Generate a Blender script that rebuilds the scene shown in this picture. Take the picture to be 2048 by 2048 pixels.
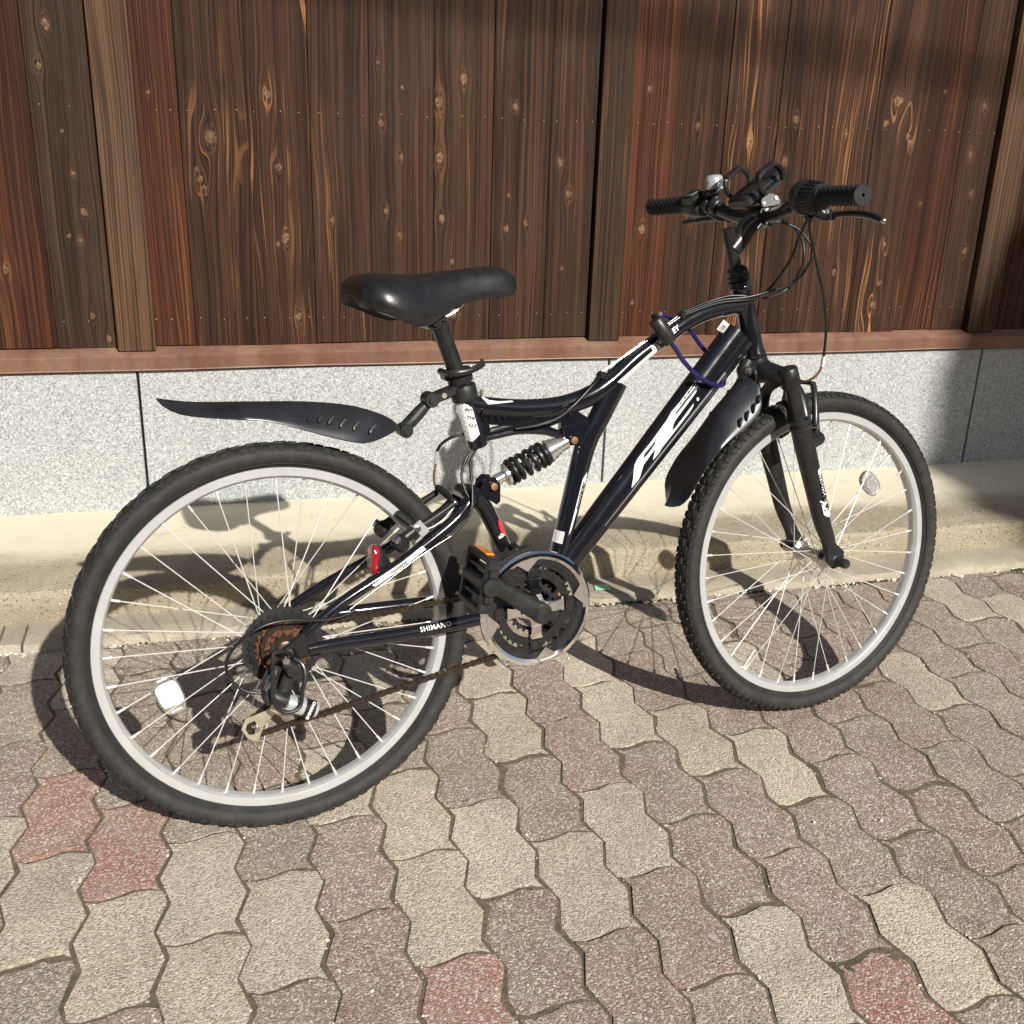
import bpy, bmesh, math, random
from mathutils import Vector, Matrix, Euler

# ------------------------------------------------------------------ scene, camera, light
scene = bpy.context.scene
for o in list(bpy.data.objects):
    bpy.data.objects.remove(o)
COL = scene.collection
R = math.radians

cam_data = bpy.data.cameras.new('camera')
cam = bpy.data.objects.new('camera', cam_data)
COL.objects.link(cam)
cam_data.sensor_width = 36.0
cam_data.sensor_fit = 'HORIZONTAL'
cam_data.lens = 36.0 * 2162.66 / 2048.0
cam_data.clip_start = 0.05
cam_data.clip_end = 400.0
c_right = Vector((0.9688, -0.2460, 0.0295)).normalized()
c_fwd = Vector((0.2406, 0.9054, -0.3499)).normalized()
c_up = c_right.cross(c_fwd).normalized()
c_right = c_fwd.cross(c_up).normalized()
cam.matrix_world = Matrix.Translation((0, 0, 1.1412)) @ Matrix((c_right, c_up, -c_fwd)).transposed().to_4x4()
scene.camera = cam
scene.render.resolution_x = 1024
scene.render.resolution_y = 1024

SUN_EL, SUN_AZ = R(33.4), R(107.0)          # light travels along this azimuth, downwards
LDIR = Vector((math.cos(SUN_EL) * math.cos(SUN_AZ), math.cos(SUN_EL) * math.sin(SUN_AZ), -math.sin(SUN_EL)))
world = bpy.data.worlds.new('World')
scene.world = world
world.use_nodes = True
wnt = world.node_tree
bg = wnt.nodes['Background']
sky = wnt.nodes.new('ShaderNodeTexSky')
sky.sky_type = 'NISHITA'
sky.sun_disc = False
sky.sun_elevation = SUN_EL
sky.sun_rotation = math.atan2(-LDIR.x, -LDIR.y)
sky.dust_density = 2.0
wnt.links.new(sky.outputs[0], bg.inputs[0])
bg.inputs[1].default_value = 0.052
sun_data = bpy.data.lights.new('sun', 'SUN')
sun_data.energy = 5.0
sun_data.angle = R(0.53)
sun_data.color = (1.0, 0.955, 0.885)
sun = bpy.data.objects.new('sun', sun_data)
COL.objects.link(sun)
sun.location = (2, -6, 6)
sun.rotation_mode = 'QUATERNION'
sun.rotation_quaternion = LDIR.to_track_quat('-Z', 'Y')
scene.view_settings.view_transform = 'Standard'
scene.view_settings.look = 'None'
scene.view_settings.gamma = 1.0
scene.view_settings.use_curve_mapping = False
scene.view_settings.exposure = 0.30
rnd = random.Random(7)

# ------------------------------------------------------------------ material helpers
class NT:
    def __init__(self, name):
        self.mat = bpy.data.materials.new(name)
        self.mat.use_nodes = True
        self.nt = self.mat.node_tree
        self.b = self.nt.nodes['Principled BSDF']
    def n(self, typ, **kw):
        nd = self.nt.nodes.new(typ)
        for k, v in kw.items():
            setattr(nd, k, v)
        return nd
    def put(self, sock, v):
        if isinstance(v, bpy.types.NodeSocket):
            self.nt.links.new(v, sock)
        elif v is not None:
            try:
                sock.default_value = v
            except TypeError:
                sock.default_value = (v, v, v)
    def m(self, op, a, b=None, c=None, clamp=False):
        nd = self.n('ShaderNodeMath', operation=op, use_clamp=clamp)
        for i, v in enumerate((a, b, c)):
            if v is not None:
                self.put(nd.inputs[i], v)
        return nd.outputs[0]
    def noise(self, vec, scale=5, detail=3, rough=0.55, dist=0.0, dim='3D'):
        nd = self.n('ShaderNodeTexNoise', noise_dimensions=dim)
        if dim != '1D':
            self.put(nd.inputs['Vector'], vec)
        else:
            self.put(nd.inputs['W'], vec)
        self.put(nd.inputs['Scale'], scale)
        self.put(nd.inputs['Detail'], detail)
        self.put(nd.inputs['Roughness'], rough)
        self.put(nd.inputs['Distortion'], dist)
        return nd.outputs['Fac']
    def vor(self, vec, scale=50, feature='F1', rand=1.0):
        nd = self.n('ShaderNodeTexVoronoi', feature=feature)
        self.put(nd.inputs['Vector'], vec)
        self.put(nd.inputs['Scale'], scale)
        self.put(nd.inputs['Randomness'], rand)
        return nd
    def ramp(self, fac, stops, interp='LINEAR'):
        nd = self.n('ShaderNodeValToRGB')
        nd.color_ramp.interpolation = interp
        el = nd.color_ramp.elements
        while len(el) < len(stops):
            el.new(0.5)
        for e, (p, c) in zip(el, stops):
            e.position = p
            if not hasattr(c, '__len__'):
                c = (c, c, c)
            e.color = (*c[:3], 1)
        self.put(nd.inputs[0], fac)
        return nd.outputs[0]
    def mix(self, fac, a, b, mode='MIX'):
        nd = self.n('ShaderNodeMix', data_type='RGBA', blend_type=mode)
        self.put(nd.inputs[0], fac)
        for i, v in ((6, a), (7, b)):
            if not isinstance(v, bpy.types.NodeSocket):
                if not hasattr(v, '__len__'):
                    v = (v, v, v)
                v = (*v[:3], 1)
            self.put(nd.inputs[i], v)
        return nd.outputs[2]
    def bump(self, h, strength=0.3, dist=0.002):
        nd = self.n('ShaderNodeBump')
        nd.inputs['Strength'].default_value = strength
        nd.inputs['Distance'].default_value = dist
        self.put(nd.inputs['Height'], h)
        self.nt.links.new(nd.outputs[0], self.b.inputs['Normal'])
    def coord(self, which='Object'):
        return self.n('ShaderNodeTexCoord').outputs[which]
    def mapping(self, vec, scale=(1, 1, 1), loc=(0, 0, 0)):
        nd = self.n('ShaderNodeMapping')
        self.put(nd.inputs[0], vec)
        nd.inputs['Scale'].default_value = scale
        nd.inputs['Location'].default_value = loc
        return nd.outputs[0]
    def out(self, base=None, rough=None, metal=None, spec=None, coat=None):
        for k, v in (('Base Color', base), ('Roughness', rough), ('Metallic', metal), ('Specular IOR Level', spec), ('Coat Weight', coat)):
            if v is None:
                continue
            if k == 'Base Color' and not isinstance(v, bpy.types.NodeSocket):
                v = (*v[:3], 1)
            self.put(self.b.inputs[k], v)
        return self.mat

MATS = {}
def simple(name, col, rough=0.5, metal=0.0, spec=0.5, coat=0.0, grime=0.25, gscale=60, bump=0.0, bscale=300):
    """a plain surface with a little unevenness of tone, gloss and relief"""
    s = NT(name)
    co = s.coord()
    n1 = s.noise(co, gscale, 4)
    lo = tuple(c * (1 - grime) for c in col)
    hi = tuple(min(1, c * (1 + grime)) for c in col)
    base = s.ramp(n1, [(0.3, lo), (0.7, hi)])
    r = s.ramp(s.noise(co, gscale * 0.6, 3), [(0.3, max(0.02, rough * 0.8)), (0.7, min(1, rough * 1.25))])
    if bump:
        s.bump(s.noise(co, bscale, 2), bump, 0.001)
    MATS[name] = s.out(base, r, metal, spec, coat)
    return MATS[name]

def paint_material():
    s = NT('black_gloss_paint')
    co = s.coord()
    sp = s.vor(co, 90)
    scr = s.ramp(sp.outputs['Distance'], [(0.02, 1.0), (0.06, 0.0)])
    scr = s.m('MULTIPLY', scr, s.ramp(s.noise(co, 14, 2), [(0.56, 0.0), (0.64, 1.0)]))
    base = s.mix(s.m('MULTIPLY', scr, 0.5), (0.0078, 0.0082, 0.0115), (0.25, 0.25, 0.26))
    dust = s.ramp(s.noise(co, 25, 5, 0.7), [(0.5, 0.0), (0.85, 0.04)])
    base = s.mix(s.m('MULTIPLY', dust, 0.4), base, (0.3, 0.27, 0.22))
    r = s.ramp(s.noise(co, 40, 4), [(0.35, 0.09), (0.75, 0.2)])
    MATS['paint'] = s.out(base, r, 0, 0.5, 0.6)
    s.b.inputs['Coat Roughness'].default_value = 0.06
paint_material()
simple('satin_black', (0.016, 0.016, 0.0165), 0.33, 0, 0.45, grime=0.4)
simple('black_plastic', (0.019, 0.019, 0.0195), 0.42, 0, 0.45, grime=0.4, bump=0.12, bscale=500)
simple('mudguard_plastic', (0.018, 0.019, 0.022), 0.3, 0, 0.5, grime=0.4, gscale=20)
simple('grip_rubber', (0.016, 0.016, 0.016), 0.6, 0, 0.35, grime=0.3)
simple('vinyl', (0.013, 0.013, 0.014), 0.33, 0, 0.6, grime=0.25, bump=0.10, bscale=900)
simple('chrome', (0.90, 0.89, 0.87), 0.13, 0.88, grime=0.05, gscale=30)
simple('mirror_chrome', (0.92, 0.91, 0.89), 0.055, 1.0, grime=0.04, gscale=20)
simple('brushed_steel', (0.62, 0.60, 0.56), 0.26, 1.0, grime=0.12)
simple('spoke_steel', (0.86, 0.85, 0.81), 0.3, 0.45, grime=0.06)
simple('rim_alloy', (0.74, 0.745, 0.75), 0.22, 0.6, grime=0.06, gscale=18)
simple('grey_plate', (0.22, 0.22, 0.22), 0.4, 0.4, grime=0.1)
simple('rust', (0.115, 0.050, 0.028), 0.75, 0.1, 0.3, grime=0.6, gscale=220, bump=0.3)
simple('chain_steel', (0.060, 0.042, 0.031), 0.36, 0.65, grime=0.5, gscale=200)
simple('zinc_gold', (0.62, 0.58, 0.43), 0.34, 0.75, grime=0.12)
simple('copper_bolt', (0.35, 0.2, 0.11), 0.45, 0.7, grime=0.3)
simple('white_print', (0.82, 0.82, 0.80), 0.3, 0, 0.5, grime=0.04)
simple('black_print', (0.012, 0.012, 0.013), 0.4, 0, 0.4)
simple('silver_print', (0.42, 0.43, 0.44), 0.35, 0.6, 0.5, grime=0.1)
simple('paper_label', (0.60, 0.60, 0.58), 0.5, 0, 0.4, grime=0.1)
simple('red_sticker', (0.75, 0.035, 0.03), 0.4, 0, 0.4, grime=0.1)
simple('navy_cable', (0.016, 0.013, 0.085), 0.28, 0, 0.5, grime=0.2)
simple('cable_housing', (0.012, 0.012, 0.012), 0.35, 0, 0.5)
simple('pole_concrete', (0.35, 0.34, 0.32), 0.85, grime=0.2, gscale=8)
simple('steel_grey', (0.3, 0.31, 0.32), 0.5, 0.3, grime=0.15)
simple('green_tape', (0.40, 0.78, 0.48), 0.6, 0, 0.4, grime=0.15, gscale=40)
simple('stone_chip', (0.62, 0.58, 0.50), 0.85, grime=0.3, gscale=90)
simple('moss', (0.05, 0.055, 0.02), 0.95, grime=0.5, gscale=150)
simple('nail_head', (0.68, 0.62, 0.52), 0.4, 0.6, grime=0.2)
simple('roof_tile', (0.12, 0.12, 0.125), 0.6, grime=0.3, gscale=10)

def reflector_mat(name, col, trans=0.0, rough=0.12, relief=0.6):
    s = NT(name)
    co = s.coord()
    v = s.vor(co, 260)
    s.bump(v.outputs['Distance'], relief, 0.0012)
    base = s.mix(s.ramp(v.outputs['Distance'], [(0.0, 0.0), (0.6, 1.0)]), tuple(c * 0.75 for c in col), tuple(min(1, c * 1.3) for c in col))
    MATS[name] = s.out(base, rough, 0, 0.6, 0.6)
    s.b.inputs['Transmission Weight'].default_value = trans
reflector_mat('red_lens', (0.26, 0.008, 0.012))
reflector_mat('orange_lens', (0.75, 0.24, 0.02))
reflector_mat('white_lens', (0.66, 0.66, 0.65), 0.0, 0.3)
reflector_mat('frost_lens', (0.96, 0.93, 0.96), 0.90, 0.22, 0.12)
reflector_mat('clear_lens', (0.97, 0.95, 0.97), 0.94, 0.05, 0.12)

def tyre_material():
    s = NT('tyre_rubber')
    co = s.coord()
    n = s.noise(co, 30, 5, 0.65)
    base = s.ramp(n, [(0.3, (0.013, 0.013, 0.013)), (0.62, (0.022, 0.022, 0.0215)), (0.85, (0.06, 0.055, 0.048))])
    sx = s.n('ShaderNodeSeparateXYZ'); s.put(sx.inputs[0], co)
    rad = s.m('SQRT', s.m('ADD', s.m('MULTIPLY', sx.outputs[0], sx.outputs[0]), s.m('MULTIPLY', sx.outputs[2], sx.outputs[2])))
    rr = s.m('ADD', rad, s.m('MULTIPLY', s.m('SUBTRACT', s.noise(co, 34, 4, 0.7), 0.5), 0.018))
    band = s.ramp(s.m('DIVIDE', s.m('SUBTRACT', rr, 0.28), 0.05), [(0.18, 0.0), (0.42, 0.35), (0.62, 0.3), (0.8, 0.1), (1.0, 0.3)])
    base = s.mix(s.m('MULTIPLY', band, s.ramp(s.noise(co, 55, 4, 0.7), [(0.35, 0.2), (0.7, 1.0)])), base, (0.085, 0.078, 0.068))
    s.bump(s.noise(co, 420, 2), 0.15, 0.001)
    MATS['tyre'] = s.out(base, 0.66, 0, 0.3)
tyre_material()

def rim_material():
    s = NT('rim_alloy_worn'); co = s.coord()
    sx = s.n('ShaderNodeSeparateXYZ'); s.put(sx.inputs[0], co)
    rad = s.m('SQRT', s.m('ADD', s.m('MULTIPLY', sx.outputs[0], sx.outputs[0]), s.m('MULTIPLY', sx.outputs[2], sx.outputs[2])))
    t = s.m('DIVIDE', s.m('SUBTRACT', rad, 0.26), 0.026)
    track = s.noise(s.m('MULTIPLY', rad, 2600.0), 1.0, 3, 0.6, dim='1D')
    base = s.ramp(s.noise(co, 22, 4, 0.6), [(0.3, (0.62, 0.625, 0.62)), (0.7, (0.72, 0.725, 0.72))])
    base = s.mix(s.ramp(track, [(0.5, 0.0), (0.7, 0.3)]), base, (0.5, 0.505, 0.50))
    base = s.mix(s.ramp(t, [(0.40, 0.0), (0.43, 0.55), (0.46, 0.0)]), base, (0.16, 0.16, 0.155))
    base = s.mix(s.ramp(t, [(0.93, 0.0), (0.97, 0.5), (1.0, 0.3)]), base, (0.16, 0.155, 0.15))
    base = s.mix(s.ramp(s.noise(co, 160, 4, 0.7), [(0.6, 0.0), (0.75, 0.35)]), base, (0.25, 0.23, 0.20))
    MATS['rim'] = s.out(base, s.ramp(track, [(0.3, 0.28), (0.7, 0.42)]), 0.55, 0.5)
rim_material()

# ------------------------------------------------------------------ geometry helpers
class MB:
    """collects shapes into one mesh"""
    def __init__(self):
        self.v, self.f = [], []
    def add(self, verts, faces):
        k = len(self.v)
        self.v += [tuple(p) for p in verts]
        self.f += [tuple(i + k for i in f) for f in faces]
        return self
    def build(self, name, mat, parent=None, origin=None, smooth=35, xf=None, rot=None):
        vs = self.v
        if xf is not None:
            vs = [tuple(xf @ Vector(p)) for p in vs]
        org = Vector(origin) if origin is not None else Vector((0, 0, 0))
        if origin is not None:
            vs = [tuple(Vector(p) - org) for p in vs]
        me = bpy.data.meshes.new(name)
        me.from_pydata(vs, [], self.f)
        bm = bmesh.new(); bm.from_mesh(me)
        bmesh.ops.recalc_face_normals(bm, faces=bm.faces)
        bm.to_mesh(me); bm.free()
        if smooth:
            me.polygons.foreach_set('use_smooth', [True] * len(me.polygons))
            me.set_sharp_from_angle(angle=R(smooth))
        me.materials.append(MATS[mat] if isinstance(mat, str) else mat)
        return link(name, me, parent, org)
    # ---- shapes
    def ring_loft(self, rings, cap0=True, cap1=True, closed=False):
        n = len(rings[0]); vs = [p for r in rings for p in r]; fs = []
        m = len(rings)
        for i in range(m if closed else m - 1):
            j = (i + 1) % m
            for k in range(n):
                l = (k + 1) % n
                fs.append((i * n + k, i * n + l, j * n + l, j * n + k))
        if not closed:
            if cap0: fs.append(tuple(range(n - 1, -1, -1)))
            if cap1: fs.append(tuple((m - 1) * n + k for k in range(n)))
        return self.add(vs, fs)
    def tube(self, pts, r, n=10, sub=1, lat=None, closed=False, cap=True, power=1.0):
        """sweep along pts; r = radius (or list) in the plane of the side view, lat = radius along Y-ish side"""
        pts = [Vector(p) for p in pts]
        rs = list(r) if hasattr(r, '__len__') else [r] * len(pts)
        ls = (list(lat) if hasattr(lat, '__len__') else [lat] * len(pts)) if lat is not None else None
        if sub > 1 and len(pts) > 2:
            P, Q, L2 = [], [], []
            N = len(pts)
            segs = N if closed else N - 1
            for i in range(segs):
                if closed:
                    p0, p1, p2, p3 = pts[(i - 1) % N], pts[i], pts[(i + 1) % N], pts[(i + 2) % N]
                else:
                    p0 = pts[max(i - 1, 0)]; p1 = pts[i]; p2 = pts[i + 1]; p3 = pts[min(i + 2, N - 1)]
                for s in range(sub):
                    t = s / sub
                    P.append(0.5 * ((2 * p1) + (-p0 + p2) * t + (2 * p0 - 5 * p1 + 4 * p2 - p3) * t * t + (-p0 + 3 * p1 - 3 * p2 + p3) * t ** 3))
                    j = (i + 1) % N
                    Q.append(rs[i] * (1 - t) + rs[j] * t)
                    if ls: L2.append(ls[i] * (1 - t) + ls[j] * t)
            if not closed:
                P.append(pts[-1]); Q.append(rs[-1])
                if ls: L2.append(ls[-1])
            pts, rs, ls = P, Q, (L2 if ls else None)
        N = len(pts); rings = []; up = None
        for i in range(N):
            a = pts[(i - 1) % N] if (closed or i) else pts[0]
            b = pts[(i + 1) % N] if (closed or i < N - 1) else pts[-1]
            t = (b - a).normalized()
            if ls is not None:
                side = Vector((0, 1, 0)); side = (side - t * side.dot(t)).normalized(); u = t.cross(side)
            else:
                if up is None:
                    up = Vector((0, 1, 0)) if abs(t.y) < 0.9 else Vector((0, 0, 1))
                side = (up - t * up.dot(t)).normalized(); up = side; u = t.cross(side)
            ring = []
            for k in range(n):
                an = 2 * math.pi * k / n
                ca, sa = math.cos(an), math.sin(an)
                if power != 1.0:
                    ca = math.copysign(abs(ca) ** power, ca); sa = math.copysign(abs(sa) ** power, sa)
                ring.append(pts[i] + side * (ca * (ls[i] if ls else rs[i])) + u * (sa * rs[i]))
            rings.append(ring)
        return self.ring_loft(rings, cap, cap, closed)
    def lathe(self, prof, org, axis, n=24, cap=True):
        """prof = [(radius, height along axis)]"""
        axis = Vector(axis).normalized(); org = Vector(org)
        a = axis.orthogonal().normalized(); b = axis.cross(a)
        rings = [[org + axis * h + (a * math.cos(2 * math.pi * k / n) + b * math.sin(2 * math.pi * k / n)) * max(r, 1e-5) for k in range(n)] for r, h in prof]
        return self.ring_loft(rings, cap, cap)
    def rod(self, a, b, r, n=10, bevel=0.0):
        a, b = Vector(a), Vector(b); L = (b - a).length
        if bevel:
            return self.lathe([(r - bevel, 0), (r, bevel), (r, L - bevel), (r - bevel, L)], a, b - a, n)
        return self.lathe([(r, 0), (r, L)], a, b - a, n)
    def box(self, c, size, rot=None, bev=0.0):
        """bevelled box; rot = 3x3 matrix"""
        hx, hy, hz = (s / 2 for s in size)
        b = min(bev, hx * 0.9, hy * 0.9, hz * 0.9)
        M3 = rot if rot is not None else Matrix.Identity(3)
        c = Vector(c)
        if b <= 0:
            vs = [Vector((sx * hx, sy * hy, sz * hz)) for sz in (-1, 1) for sy in (-1, 1) for sx in (-1, 1)]
            fs = [(0, 2, 3, 1), (4, 5, 7, 6), (0, 1, 5, 4), (2, 6, 7, 3), (0, 4, 6, 2), (1, 3, 7, 5)]
            return self.add([c + M3 @ v for v in vs], fs)
        rings = []
        for z, ins in ((-hz, b), (-hz + b, 0), (hz - b, 0), (hz, b)):
            ring = []
            for sx, sy in ((1, 1), (-1, 1), (-1, -1), (1, -1)):
                ax, ay = hx - ins, hy - ins
                p1 = Vector((sx * ax, sy * (ay - b * 0.8), z)); p2 = Vector((sx * (ax - b * 0.8), sy * ay, z))
                ring += [p1, p2] if sx * sy > 0 else [p2, p1]
            rings.append([c + M3 @ p for p in ring])
        return self.ring_loft(rings)
    def prism(self, poly, y0, y1, bev=0.0):
        """polygon in (x, z) extruded along Y between y0 and y1"""
        n = len(poly)
        if bev:
            cx = sum(p[0] for p in poly) / n; cz = sum(p[1] for p in poly) / n
            def ins(p):
                d = math.hypot(p[0] - cx, p[1] - cz); k = max(0, 1 - bev / max(d, 1e-6)); return (cx + (p[0] - cx) * k, cz + (p[1] - cz) * k)
            sm = [ins(p) for p in poly]; s = 1 if y1 > y0 else -1
            rings = [[(p[0], y0, p[1]) for p in sm], [(p[0], y0 + s * bev, p[1]) for p in poly], [(p[0], y1 - s * bev, p[1]) for p in poly], [(p[0], y1, p[1]) for p in sm]]
        else:
            rings = [[(p[0], y, p[1]) for p in poly] for y in (y0, y1)]
        return self.ring_loft([[Vector(p) for p in r] for r in rings])
    def torus_arc(self, c, axis, Rr, r, n=48, k=10):
        axis = Vector(axis).normalized(); a = axis.orthogonal().normalized(); b = axis.cross(a); c = Vector(c)
        pts = [c + (a * math.cos(2 * math.pi * i / n) + b * math.sin(2 * math.pi * i / n)) * Rr for i in range(n)]
        return self.tube(pts, r, k, closed=True)
    def ball(self, c, r, n=12, m=8):
        return self.lathe([(r * math.sin(math.pi * (i + 0.001) / m), -r * math.cos(math.pi * i / m)) for i in range(m + 1)], c, (0, 0, 1), n)
    def gear(self, c, ro, ri, teeth, y0, y1, depth=0.004, rot=0.0):
        """toothed ring in the XZ plane between two Y values"""
        c = Vector(c); out, inn = [], []
        for i in range(teeth):
            for fr, rr in ((0.0, ro - depth), (0.28, ro - depth * 0.8), (0.42, ro), (0.58, ro), (0.72, ro - depth * 0.8)):
                an = 2 * math.pi * (i + fr) / teeth + rot
                out.append((math.cos(an) * rr, math.sin(an) * rr)); inn.append((math.cos(an) * ri, math.sin(an) * ri))
        n = len(out)
        vs = [(c.x + p[0], y, c.z + p[1]) for y in (y0, y1) for lst in (out, inn) for p in lst]
        fs = []
        for k in range(n):
            l = (k + 1) % n
            fs += [(k, l, n + l, n + k), (2 * n + k, 3 * n + k, 3 * n + l, 2 * n + l), (k, 2 * n + k, 2 * n + l, l), (n + k, n + l, 3 * n + l, 3 * n + k)]
        return self.add(vs, fs)

def link(name, data, parent=None, loc=None):
    o = bpy.data.objects.new(name, data)
    COL.objects.link(o)
    if parent is not None:
        o.parent = parent
    if loc is not None:
        o.location = loc
    return o
def tag(o, label=None, cat=None, group=None, kind=None):
    for k, v in (('label', label), ('category', cat), ('group', group), ('kind', kind)):
        if v:
            o[k] = v
    return o
def thing(name, label, cat, loc=(0, 0, 0), group=None):
    o = link(name, None, None, loc)
    o.empty_display_size = 0.1
    return tag(o, label, cat, group)

def flat_fill(loops):
    """2-D loops (holes allowed) -> mesh"""
    cu = bpy.data.curves.new('outline', 'CURVE'); cu.dimensions = '2D'; cu.fill_mode = 'BOTH'
    for lp in loops:
        sp = cu.splines.new('POLY'); sp.points.add(len(lp) - 1)
        for p, q in zip(sp.points, lp):
            p.co = (q[0], q[1], 0, 1)
        sp.use_cyclic_u = True
    ob = bpy.data.objects.new('outline', cu); COL.objects.link(ob)
    me = bpy.data.meshes.new_from_object(ob.evaluated_get(bpy.context.evaluated_depsgraph_get()))
    bpy.data.objects.remove(ob); bpy.data.curves.remove(cu)
    return me
def text_mesh(txt, size, shear=0.0, bold=0.0, spacing=1.0):
    cu = bpy.data.curves.new('lettering', 'FONT'); cu.body = txt; cu.size = size; cu.shear = shear
    cu.offset = bold; cu.space_character = spacing; cu.resolution_u = 3
    cu.align_x = 'CENTER'; cu.align_y = 'CENTER'
    ob = bpy.data.objects.new('lettering', cu); COL.objects.link(ob)
    me = bpy.data.meshes.new_from_object(ob.evaluated_get(bpy.context.evaluated_depsgraph_get()))
    bpy.data.objects.remove(ob); bpy.data.curves.remove(cu)
    return me
def decal(name, me, mat, parent, surf, cuts=0, label=None):
    """move every vertex of a flat mesh with surf((a, b)) -> point"""
    bm = bmesh.new(); bm.from_mesh(me)
    bmesh.ops.triangulate(bm, faces=bm.faces)
    for _ in range(cuts):
        bmesh.ops.subdivide_edges(bm, edges=[e for e in bm.edges if e.calc_length() > 0.006], cuts=1)
        bmesh.ops.triangulate(bm, faces=bm.faces)
    for v in bm.verts:
        v.co = Vector(surf(v.co.x, v.co.y))
    bm.to_mesh(me); bm.free()
    me.name = name; me.materials.clear(); me.materials.append(MATS[mat])
    o = link(name, me, parent)
    if label: o['label'] = label
    return o
def on_tube(p0, p1, h, lat, eps=0.0012):
    """side-view (x, z) -> point on the camera side of an oval tube; h may be (h0, h1)"""
    a = Vector((p0[0], p0[2])); b = Vector((p1[0], p1[2])); d = b - a; L = d.length; d /= L
    y0, y1 = p0[1], p1[1]
    def f(x, z):
        q = Vector((x, z)) - a
        s = max(0, min(1, q.dot(d) / L)); off = abs(q.x * d.y - q.y * d.x)
        hh = h[0] * (1 - s) + h[1] * s if hasattr(h, '__len__') else h
        t = min(0.995, off / (hh + eps))
        return (x, y0 * (1 - s) + y1 * s - (lat + eps) * math.sqrt(1 - t * t), z)
    return f
def on_path(path, r, lat, eps=0.0012):
    """like on_tube for a curved tube given by resampled points"""
    P = [Vector(p) for p in path]
    def f(x, z):
        best = None
        for a, b in zip(P, P[1:]):
            d = Vector((b.x - a.x, b.z - a.z)); L2 = d.length_squared
            t = max(0, min(1, ((x - a.x) * d.x + (z - a.z) * d.y) / L2))
            q = a.lerp(b, t); dist = math.hypot(x - q.x, z - q.z)
            if best is None or dist < best[0]: best = (dist, q.y)
        t = min(0.995, best[0] / (r + eps))
        return (x, best[1] - (lat + eps) * math.sqrt(1 - t * t), z)
    return f
def wrap_path(path, r, eps=0.0012):
    """distance from the axis is taken round the tube instead of straight across"""
    P = [Vector(p) for p in path]
    def f(x, z):
        best = None
        for a, b in zip(P, P[1:]):
            d = Vector((b.x - a.x, b.z - a.z)); L2 = d.length_squared
            t = max(0, min(1, ((x - a.x) * d.x + (z - a.z) * d.y) / L2))
            q = a.lerp(b, t); o = Vector((x - q.x, z - q.z))
            if best is None or o.length < best[0]: best = (o.length, q, o)
        n_, q, o = best; an = min(2.2, n_ / r); u = o.normalized() if n_ > 1e-7 else Vector((0, 0))
        return (q.x + u.x * (r + eps) * math.sin(an), q.y - (r + eps) * math.cos(an), q.z + u.y * (r + eps) * math.sin(an))
    return f
def resample(pts, n):
    pts = [Vector(p) for p in pts]; d = [0]
    for i in range(1, len(pts)):
        d.append(d[-1] + (pts[i] - pts[i - 1]).length)
    res = []
    for k in range(n):
        s = d[-1] * k / (n - 1); i = max(j for j in range(len(d)) if d[j] <= s + 1e-9); i = min(i, len(pts) - 2)
        t_ = (s - d[i]) / max(1e-9, d[i + 1] - d[i])
        p0, p1, p2, p3 = pts[max(i - 1, 0)], pts[i], pts[i + 1], pts[min(i + 2, len(pts) - 1)]
        res.append(0.5 * ((2 * p1) + (-p0 + p2) * t_ + (2 * p0 - 5 * p1 + 4 * p2 - p3) * t_ ** 2 + (-p0 + 3 * p1 - 3 * p2 + p3) * t_ ** 3))
    return res
def place_text(c, ang, surf):
    """text-plane (a, b) -> side view rotated by ang about c, then onto surf"""
    ca, sa = math.cos(ang), math.sin(ang)
    return lambda a, b: surf(c[0] + a * ca - b * sa, c[1] + a * sa + b * ca)

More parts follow.
